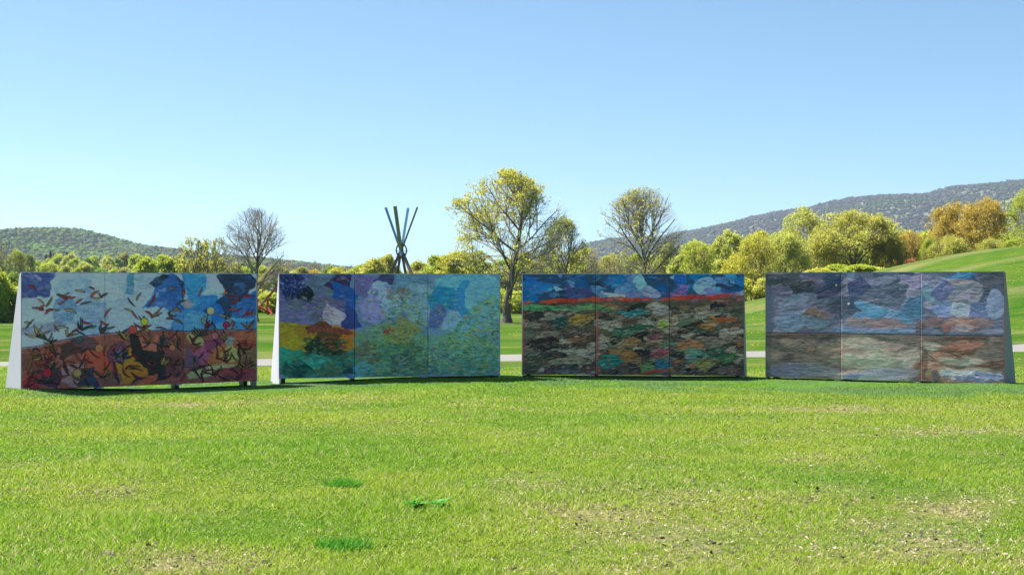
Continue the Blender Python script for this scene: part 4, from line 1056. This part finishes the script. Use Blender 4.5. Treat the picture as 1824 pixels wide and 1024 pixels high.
def painted_wall(L, R_, painter, label, left_mat, right_mat, top_mat, zb, FL=0.2, FR=0.2, gain=2.0, tone=(1, 1, 1), tint=(1, 1, 1)):
    dx, dy = R_[0] - L[0], R_[1] - L[1]
    W_ = math.hypot(dx, dy)
    root = empty('painted_wall', (L[0], L[1], 0), math.atan2(dy, dx), label, 'painting', 'four painted walls standing in an arc')
    C = painter(W_)
    for k in range(3):
        obj('canvas', canvas_mesh(C, k, W_, zb, gain, tone, tint), canvas_mat, root)
    zt = zb + WH; th = .03; D = 1.0
    for s, m, fl in ((0, left_mat, FL), (1, right_mat, FR)):
        x0 = -0.004 if s == 0 else W_ + 0.004
        sg = -1 if s == 0 else 1
        b = MB()
        A = [(x0, .0, -.25), (x0, .0, zt - .002), (x0 + sg * .012, .11, zt - .002), (x0 + sg * fl * 1.05, D * 1.05, -.25)]
        Bp = [(p[0] - sg * th, p[1] + .002, p[2]) for p in A]
        i = len(b.v); b.v += A + Bp
        b.f += [[i, i+1, i+2, i+3], [i+7, i+6, i+5, i+4]] + [[i+q, i+4+q, i+4+(q+1) % 4, i+(q+1) % 4] for q in range(4)]
        o = b.build('side_panel', m, root)
        import bmesh
        bm = bmesh.new(); bm.from_mesh(o.data); bmesh.ops.recalc_face_normals(bm, faces=bm.faces); bm.to_mesh(o.data); bm.free()
        e = MB(); xa = x0 + sg * .001; xb = x0 + sg * .014
        e.box(min(xa, xb), max(xa, xb), -.012, -.001, zb, zt)
        e.build('edge_strip', red_edge if (s == 1 and m is grey_panel and L[0] > 5) else m, root)
    b = MB(); b.hexa([(.035, .052, zt - .035), (W_ - .035, .052, zt - .035), (W_ - .035, .125, zt - .035), (.035, .125, zt - .035)],
                     [(.035, .052, zt + .004), (W_ - .035, .052, zt + .004), (W_ - .035, .125, zt + .004), (.035, .125, zt + .004)])
    b.build('top_cap', top_mat, root)
    e = MB(); e.box(.0, W_, -.006, .05, zt + .003, zt + .022)
    e.build('top_edge', top_mat, root)
    b = MB()
    y0, y1 = .128, D - .03
    zlo = .10
    b.hexa([(-FL + .05, y1 - .02, zlo), (W_ + FR - .05, y1 - .02, zlo), (W_ + FR - .05, y1, zlo), (-FL + .05, y1, zlo)],
           [(.04, y0, zt - .04), (W_ - .04, y0, zt - .04), (W_ - .04, y0 + .02, zt - .04), (.04, y0 + .02, zt - .04)])
    b.build('back_panel', white_panel, root)
    for k in range(4):
        xc = min(max(W_ * k / 3, .14), W_ - .14)
        f = MB(); f.box(xc - .06, xc + .06, .50, .85, -.25, zb - .004)
        f.build('foot', foot_mat, root, .01)
    for k in (1, 2):
        f = MB(); f.box(W_ * k / 3 - .20, W_ * k / 3 - .02, -.0, .028, zb - .03, zb - .003)
        f.build('ledge', white_panel, root)
    return root

def wp(px, h):
    yy = F * WH / h
    return ((px - 912) / F * yy, yy)
painted_wall(wp(38, 209), wp(457, 190), paint_1, 'painted wall of pale blue sky and red brown earth scattered with leaves', white_panel, white_panel, white_panel, .112, gain=1.95, tone=(1.05, 1, .95), tint=(1.04, .91, 1.05))
painted_wall(wp(497.5, 186), wp(890, 179.3), paint_2, 'painted wall of purple, ochre and teal with green foliage dabs', white_panel, white_panel, white_panel, .124, gain=1.8, tone=(.95, 1, 1.15), tint=(1.12, .96, .96))
painted_wall(wp(930.5, 178.3), wp(1325, 181), paint_3, 'painted wall with bright red band under dark blue sky over brown patches', white_panel, grey_panel, white_panel, .130, .07, .17, gain=1.9, tone=(1, 1.08, 1.05))
painted_wall(wp(1364.5, 184), wp(1789, 199), paint_4, 'painted wall of stormy slate grey above a dark line and brown below', grey_panel, grey_panel, grey_panel, .146, gain=2.2, tone=(.95, 1.25, 1.15), tint=(1.06, .96, .97))

# ------------------------------------------------------------------ steel sculptures (generic stand-ins)
rust = paint_mat('rusty_steel', (0.085, 0.055, 0.055), 0.75, 0.0, .35, 2.0, .2)
olive_p = paint_mat('olive_steel', (0.17, 0.19, 0.10), 0.5, 0.2, .2, 1.0, .1)
blue_p = paint_mat('sky_reflect_steel', (0.10, 0.26, 0.44), 0.4, 0.3, .2, 1.0, .1)  # sky reflected in the steel, put into the base colour as blue
pale_p = paint_mat('pale_sky_reflect_steel', (0.20, 0.40, 0.66), 0.4, 0.2, .2, 1.0, .1)  # paler sky reflection, also painted into the base colour
YS = 180.0
hub = Vector((px_x(714.5, YS), YS, px_z(449, YS)))
gz = float(ground_h(hub.x, YS))
root = empty('pole_sculpture', (hub.x, YS, gz), 0, 'tall sculpture of four crossed steel poles held by a ring', 'sculpture')
def rel(px, py, dy):
    return Vector((px_x(px, YS + dy), YS + dy, px_z(py, YS + dy))) - Vector((hub.x, YS, gz))
for (tx, ty, dy, w_, m) in [(687, 370, 1.2, .28, blue_p), (703.6, 367, -1.6, .42, olive_p), (727, 371, 1.5, .30, pale_p), (743.6, 369, -.8, .22, olive_p)]:
    a = rel(714.5 - (tx - 714.5) * .10, 456, -dy * .12); b = rel(tx, ty, dy)
    m_ = MB(); m_.bar(a, b, w_, w_ * .9); m_.build('upper_pole', m, root)
for (bx, dy, w_) in [(697.5, -1.0, .34), (708.5, 1.6, .30), (722, 1.4, .30), (732, -1.2, .36)]:
    # the leg passes pixel row 488 at bx and goes on to the ground
    t = (549.0 - 449.0) / (488.0 - 449.0)
    a = rel(714.5 + (bx - 714.5) * .15, 450, 0); b = rel(714.5 + (bx - 714.5) * t, 549, dy * t)
    b.z = -0.05
    m_ = MB(); m_.bar(a, b, w_, w_); m_.build('leg', rust, root)
m_ = MB(); m_.ring(rel(715, 446, 0), (0.25, 1, .1), .72, .10, 26, 8, 1.25); m_.build('ring', rust, root)
m_ = MB(); m_.ring(rel(715.5, 447, 0), (1, .35, .05), .62, .10, 26, 8, 1.45); m_.build('ring', rust, root)
m_ = MB(); m_.bar(rel(703, 447, 0), rel(728, 447, 0), .05, .05); m_.build('cross_rod', rust, root)

red_p = paint_mat('red_steel', (0.42, 0.045, 0.022), 0.45, 0.0, .15, 1.0, .1)
org_p = paint_mat('orange_steel', (0.75, 0.14, 0.03), 0.45, 0.0, .15, 1.0, .1)
YR = 138.0
def rr_(px, py, dy=0): return Vector((px_x(px, YR + dy), YR + dy, px_z(py, YR + dy)))
o_ = rr_(478, 560); o_.z = float(ground_h(o_.x, YR))
root = empty('red_sculpture', o_, 0, 'red steel beam sculpture on the lawn seen through the first gap', 'sculpture')
for nm, a, b, w_ in [('beam', rr_(463, 547), rr_(510, 490, 1), .20), ('beam', rr_(430, 530, -1), rr_(485, 558.5, 0), .17), ('post', rr_(476.5, 533), rr_(477.5, 561), .19), ('brace', rr_(477, 546), rr_(485, 560, -.6), .15), ('beam', rr_(440, 562, .5), rr_(466, 500, 2), .16)]:
    m_ = MB(); m_.bar(a - o_, b - o_, w_, w_); m_.build(nm, red_p, root)
m_ = MB(); m_.bar(rr_(450, 541) - o_, rr_(463, 533, .3) - o_, .3, .18); m_.build('end_plate', org_p, root)

# ------------------------------------------------------------------ grass of the near lawn, and what lies in it
def blades(N, seed, y0=10.5, y1=47.0):
    R = np.random.default_rng(seed)
    # depth pdf ~ y^-0.2, width grows with y
    y = (y0 ** .8 + R.random(N) * (y1 ** .8 - y0 ** .8)) ** 1.25
    x = (R.random(N) * 2 - 1) * (0.40 * y + 1.5)
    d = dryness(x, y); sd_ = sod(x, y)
    dw = np.interp(x, WALLX, WALLY) - y
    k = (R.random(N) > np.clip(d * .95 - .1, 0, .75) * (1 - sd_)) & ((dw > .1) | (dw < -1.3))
    return x[k], y[k], d[k], sd_[k], R

def blade_mesh(name, x, y, d, sd_, R, hmul=1.0, cols=None, wmul=1.0):
    N = len(x)
    z = ground_h(x, y)
    tall = fbm(x / 1.6, y / 1.6, 91, 3)
    clump = fbm(x / .22, y / .22, 92, 2)
    h = (0.022 + 0.075 * np.clip(tall * 1.6 - .45, 0, 1) + .030 * (clump - .4)) * (0.55 + 0.9 * R.random(N)) * (1 - .5 * d) * hmul
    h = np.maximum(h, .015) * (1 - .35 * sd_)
    w = (0.0042 + 0.00022 * y) * (0.7 + 0.7 * R.random(N)) * wmul
    az = R.random(N) * 2 * math.pi; la = R.random(N) * 2 * math.pi
    ln = h * (0.2 + 1.3 * R.random(N))
    bx, by = np.cos(az) * w, np.sin(az) * w
    base = np.stack([x, y, z - .004], -1)
    A = base + np.stack([bx, by, 0 * bx], -1); B = base - np.stack([bx, by, 0 * bx], -1)
    T = base + np.stack([np.cos(la) * ln, np.sin(la) * ln, h], -1)
    V = np.stack([A, B, T], 1).reshape(-1, 3)
    if cols is None:
        t = np.clip(.5 + 1.6 * (fbm(x / 2.6, y / 1.7, 93, 3) - .5) + .55 * (R.random(N) - .5) + .35 * d, 0, 1)
        c = mixc((0.165, 0.335, 0.022), (0.335, 0.42, 0.042), t)
        st = (R.random(N) < .11 + .30 * d)
        c[st] = mixc((0.40, 0.36, 0.13), (0.58, 0.52, 0.29), R.random(st.sum()))
        dk = R.random(N) < .10
        c[dk] *= .65
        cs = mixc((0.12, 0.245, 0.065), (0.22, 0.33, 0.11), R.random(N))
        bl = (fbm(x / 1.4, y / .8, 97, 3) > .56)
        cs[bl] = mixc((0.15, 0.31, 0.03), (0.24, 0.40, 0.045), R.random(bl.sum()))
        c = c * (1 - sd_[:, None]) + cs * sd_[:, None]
    else:
        c = mixc(cols[0], cols[1], R.random(N))
    c = np.repeat(c, 3, 0)
    return mesh_np(name, V, np.arange(3 * N).reshape(-1, 3), c)

grass_mat = vcol_mat('grass_blade', 0.6, 0.5, 0.2)
bx_, by_, bd_, bs_, R_ = blades(1050000, 1)
g = obj('grass', blade_mesh('grass', bx_, by_, bd_, bs_, R_), grass_mat)
tag(g, 'bright green spring grass blades of the near lawn', 'grass', kind='stuff')

# dry clippings, crumbs of soil and dead leaves
R = np.random.default_rng(7)
N = 150000
y = (10.5 ** .8 + R.random(N) * (46 ** .8 - 10.5 ** .8)) ** 1.25
x = (R.random(N) * 2 - 1) * (0.40 * y + 1.5)
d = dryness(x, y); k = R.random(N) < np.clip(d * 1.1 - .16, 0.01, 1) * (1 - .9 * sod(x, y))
x, y, d = x[k], y[k], d[k]; N = len(x)
z = ground_h(x, y) + .012 + .03 * R.random(N)
a = R.random(N) * 6.28; L = .012 + .035 * R.random(N) ** 2; w = .003 + .006 * R.random(N) ** 2
big = R.random(N) < .006; w[big] *= 3.0
ux, uy = np.cos(a) * L, np.sin(a) * L; wx, wy = -np.sin(a) * w, np.cos(a) * w
t = R.normal(0, .012, (4, N))
V = np.stack([np.stack([x - ux, y - uy, z + t[0]], -1), np.stack([x + wx, y + wy, z + t[1]], -1), np.stack([x + ux, y + uy, z + t[2]], -1), np.stack([x - wx, y - wy, z + t[3]], -1)], 1).reshape(-1, 3)
c = mixc((0.27, 0.23, 0.13), (0.45, 0.39, 0.26), R.random(N))
dk = R.random(N) < .08; c[dk] = mixc((0.035, 0.028, 0.02), (0.12, 0.085, 0.06), R.random(dk.sum()))
pk = R.random(N) < .1; c[pk] = mixc((0.40, 0.29, 0.24), (0.55, 0.47, 0.43), R.random(pk.sum()))
tag(obj('dry_clippings', mesh_np('dry_clippings', V, np.arange(4 * N).reshape(-1, 4), np.repeat(c, 4, 0)), vcol_mat('clipping', .9, .15, .1)),
    'dry straw clippings and crumbled dead leaves lying in the lawn', 'clippings', kind='stuff')
# crumbs of soil
N = 160
y = (10.5 ** .8 + R.random(6000) * (34 ** .8 - 10.5 ** .8)) ** 1.25; x = (R.random(6000) * 2 - 1) * (0.40 * y + 1.5)
k = R.random(6000) < np.clip(dryness(x, y) * 1.6 - .75, 0, 1); x, y = x[k][:N], y[k][:N]; N = len(x)
s = .008 + .022 * R.random(N) ** 3
Bv = IV[None] * (1 + .5 * (R.random((N, 12)) - .5))[..., None] * np.array([1.2, 1.0, .7])
V = (np.stack([x, y, ground_h(x, y) + s * .3], -1)[:, None] + Bv * s[:, None, None]).reshape(-1, 3)
T = (IF[None] + 12 * np.arange(N)[:, None, None]).reshape(-1, 3)
c = np.repeat(mixc((0.035, 0.026, 0.018), (0.17, 0.13, 0.10), R.random(N)), 12, 0)
tag(obj('soil_crumbs', mesh_np('soil_crumbs', V, T, c), vcol_mat('soil', .95, 0, .1)), 'dark crumbs of soil on the bare spots of the lawn', 'soil', kind='stuff')

# darker tufts and the broadleaf weed that stand out
def tuft(px, py, r, n, label, seed, cols, hm):
    cx_, cy_ = pg(px, py); Rn = np.random.default_rng(seed)
    q = r * Rn.random(n) ** .8 * 1.2; a = Rn.random(n) * 6.28
    xx = cx_ + q * np.cos(a) * 1.3; yy = cy_ + q * np.sin(a) * 1.1
    me = blade_mesh('grass_tuft', xx, yy, np.zeros(n), np.zeros(n), Rn, hm, cols, 1.2)
    co = np.empty(len(me.vertices) * 3, np.float32); me.vertices.foreach_get('co', co)
    co = co.reshape(-1, 3); gz_ = float(ground_h(cx_, cy_)); co -= np.array([cx_, cy_, gz_], np.float32)
    me.vertices.foreach_set('co', co.ravel()); me.update()
    o = obj('grass_tuft', me, grass_mat); o.location = (cx_, cy_, gz_)
    return tag(o, label, 'grass tuft')
dg = ((0.055, 0.22, 0.015), (0.13, 0.36, 0.03))
tuft(612, 866, .17, 620, 'dark green grass tuft close to the broadleaf weed, smaller of two', 3, dg, 2.4)
tuft(612, 972, .20, 760, 'largest dark green grass tuft at the near edge of the lawn', 4, dg, 2.2)
for i, (a, b) in enumerate([(480, 858), (1195, 984), (1130, 800)]):
    pass
leaf_w = leaf_mat('weed_leaf', (0.05, 0.22, 0.018), (0.11, 0.34, 0.04), 0.4)
cx_, cy_ = pg(757, 905)
root = empty('broadleaf_weed', (cx_, cy_, float(ground_h(cx_, cy_))), 0, 'low broadleaf weed with glossy dark green leaves in the lawn', 'weed')
Rr = random.Random(8)
lv = None
def leaf_blade(L, w):
    vs_ = []; fs_ = []
    for i in range(6):
        t = i / 5; ww = w * math.sin(math.pi * min(.98, t * .9 + .08)) ** .8 if i < 5 else 0.002
        zz = L * (0.75 * t - 0.55 * t * t)
        vs_ += [(L * t, -ww, zz + ww * .35), (L * t, 0, zz), (L * t, ww, zz + ww * .35)]
    for i in range(5):
        for q in range(2):
            a = i * 3 + q; fs_.append((a, a + 3, a + 4, a + 1))
    return mesh_np('leaf', np.array(vs_), np.array(fs_), np.linspace(.2, .9, len(vs_)), smooth=True)
lms = [leaf_blade(.16, .03), leaf_blade(.12, .028), leaf_blade(.19, .034)]
for m_ in lms: m_.materials.append(leaf_w)
for k in range(34):
    o = bpy.data.objects.new('leaf', Rr.choice(lms)); COL.objects.link(o); o.parent = root
    c0 = Rr.choice([(-.16, 0), (-.08, .06), (.15, .02), (.19, -.04), (-.13, -.06)])
    o.location = (c0[0] + Rr.uniform(-.03, .03), c0[1] + Rr.uniform(-.03, .03), Rr.uniform(.0, .04)); o.rotation_euler = (Rr.uniform(-.3, .3), Rr.uniform(-.6, .1), Rr.uniform(0, 6.28))

# dandelions on the slope behind
R = np.random.default_rng(17)
pts = []
for (px0, px1, py0, py1, n_, yd0, yd1) in [(1790, 1900, 486, 500, 50, 100, 106), (1790, 1900, 512, 522, 120, 92, 97), (1790, 1880, 526, 536, 60, 88, 91), (1790, 1840, 590, 600, 30, 70, 73), (1328, 1366, 540, 572, 60, 78, 110), (1328, 1366, 600, 618, 14, 62, 68), (890, 930, 584, 600, 14, 74, 92), (1795, 1830, 628, 646, 14, 50, 58)]:
    for k in range(n_ // 2 + 2):
        yd = R.uniform(yd0, yd1); xx = px_x(R.uniform(px0, px1), yd); pts.append((xx, yd))
fl = MB()
for (xx, yd) in pts:
    r = R.uniform(.018, .042); zz = float(ground_h(xx, yd)) + R.uniform(.05, .11)
    c0 = len(fl.v); fl.v.append((xx, yd, zz + r * .35))
    for q in range(7):
        t = q * 2 * math.pi / 7; fl.v.append((xx + r * math.cos(t), yd + r * math.sin(t), zz))
    for q in range(7): fl.f.append([c0, c0 + 1 + q, c0 + 1 + (q + 1) % 7])
    fl.f.append([c0 + 1 + q for q in range(7)][::-1])
tag(fl.build('dandelions', paint_mat('dandelion_yellow', (0.75, 0.52, 0.01), .7, 0, .1, 5, 0)), 'yellow dandelions flowering in the grass of the slope', 'dandelions', kind='stuff')

# ------------------------------------------------------------------ haze
hz = MB(); hz.box(-7600, 7600, -90, 9600, -3.0, 480)
hm = bpy.data.materials.new('haze'); hm.use_nodes = True
hn = hm.node_tree.nodes; hn.remove(hn['Principled BSDF'])
pv_ = hn.new('ShaderNodeVolumePrincipled'); pv_.inputs['Color'].default_value = (0.68, 0.84, 1.0, 1)
pv_.inputs['Density'].default_value = 0.00007; pv_.inputs['Anisotropy'].default_value = 0.3
hm.node_tree.links.new(pv_.outputs[0], hn['Material Output'].inputs['Volume'])
tag(hz.build('haze', hm), 'thin pale blue haze over the valley and hills', 'haze', kind='stuff')
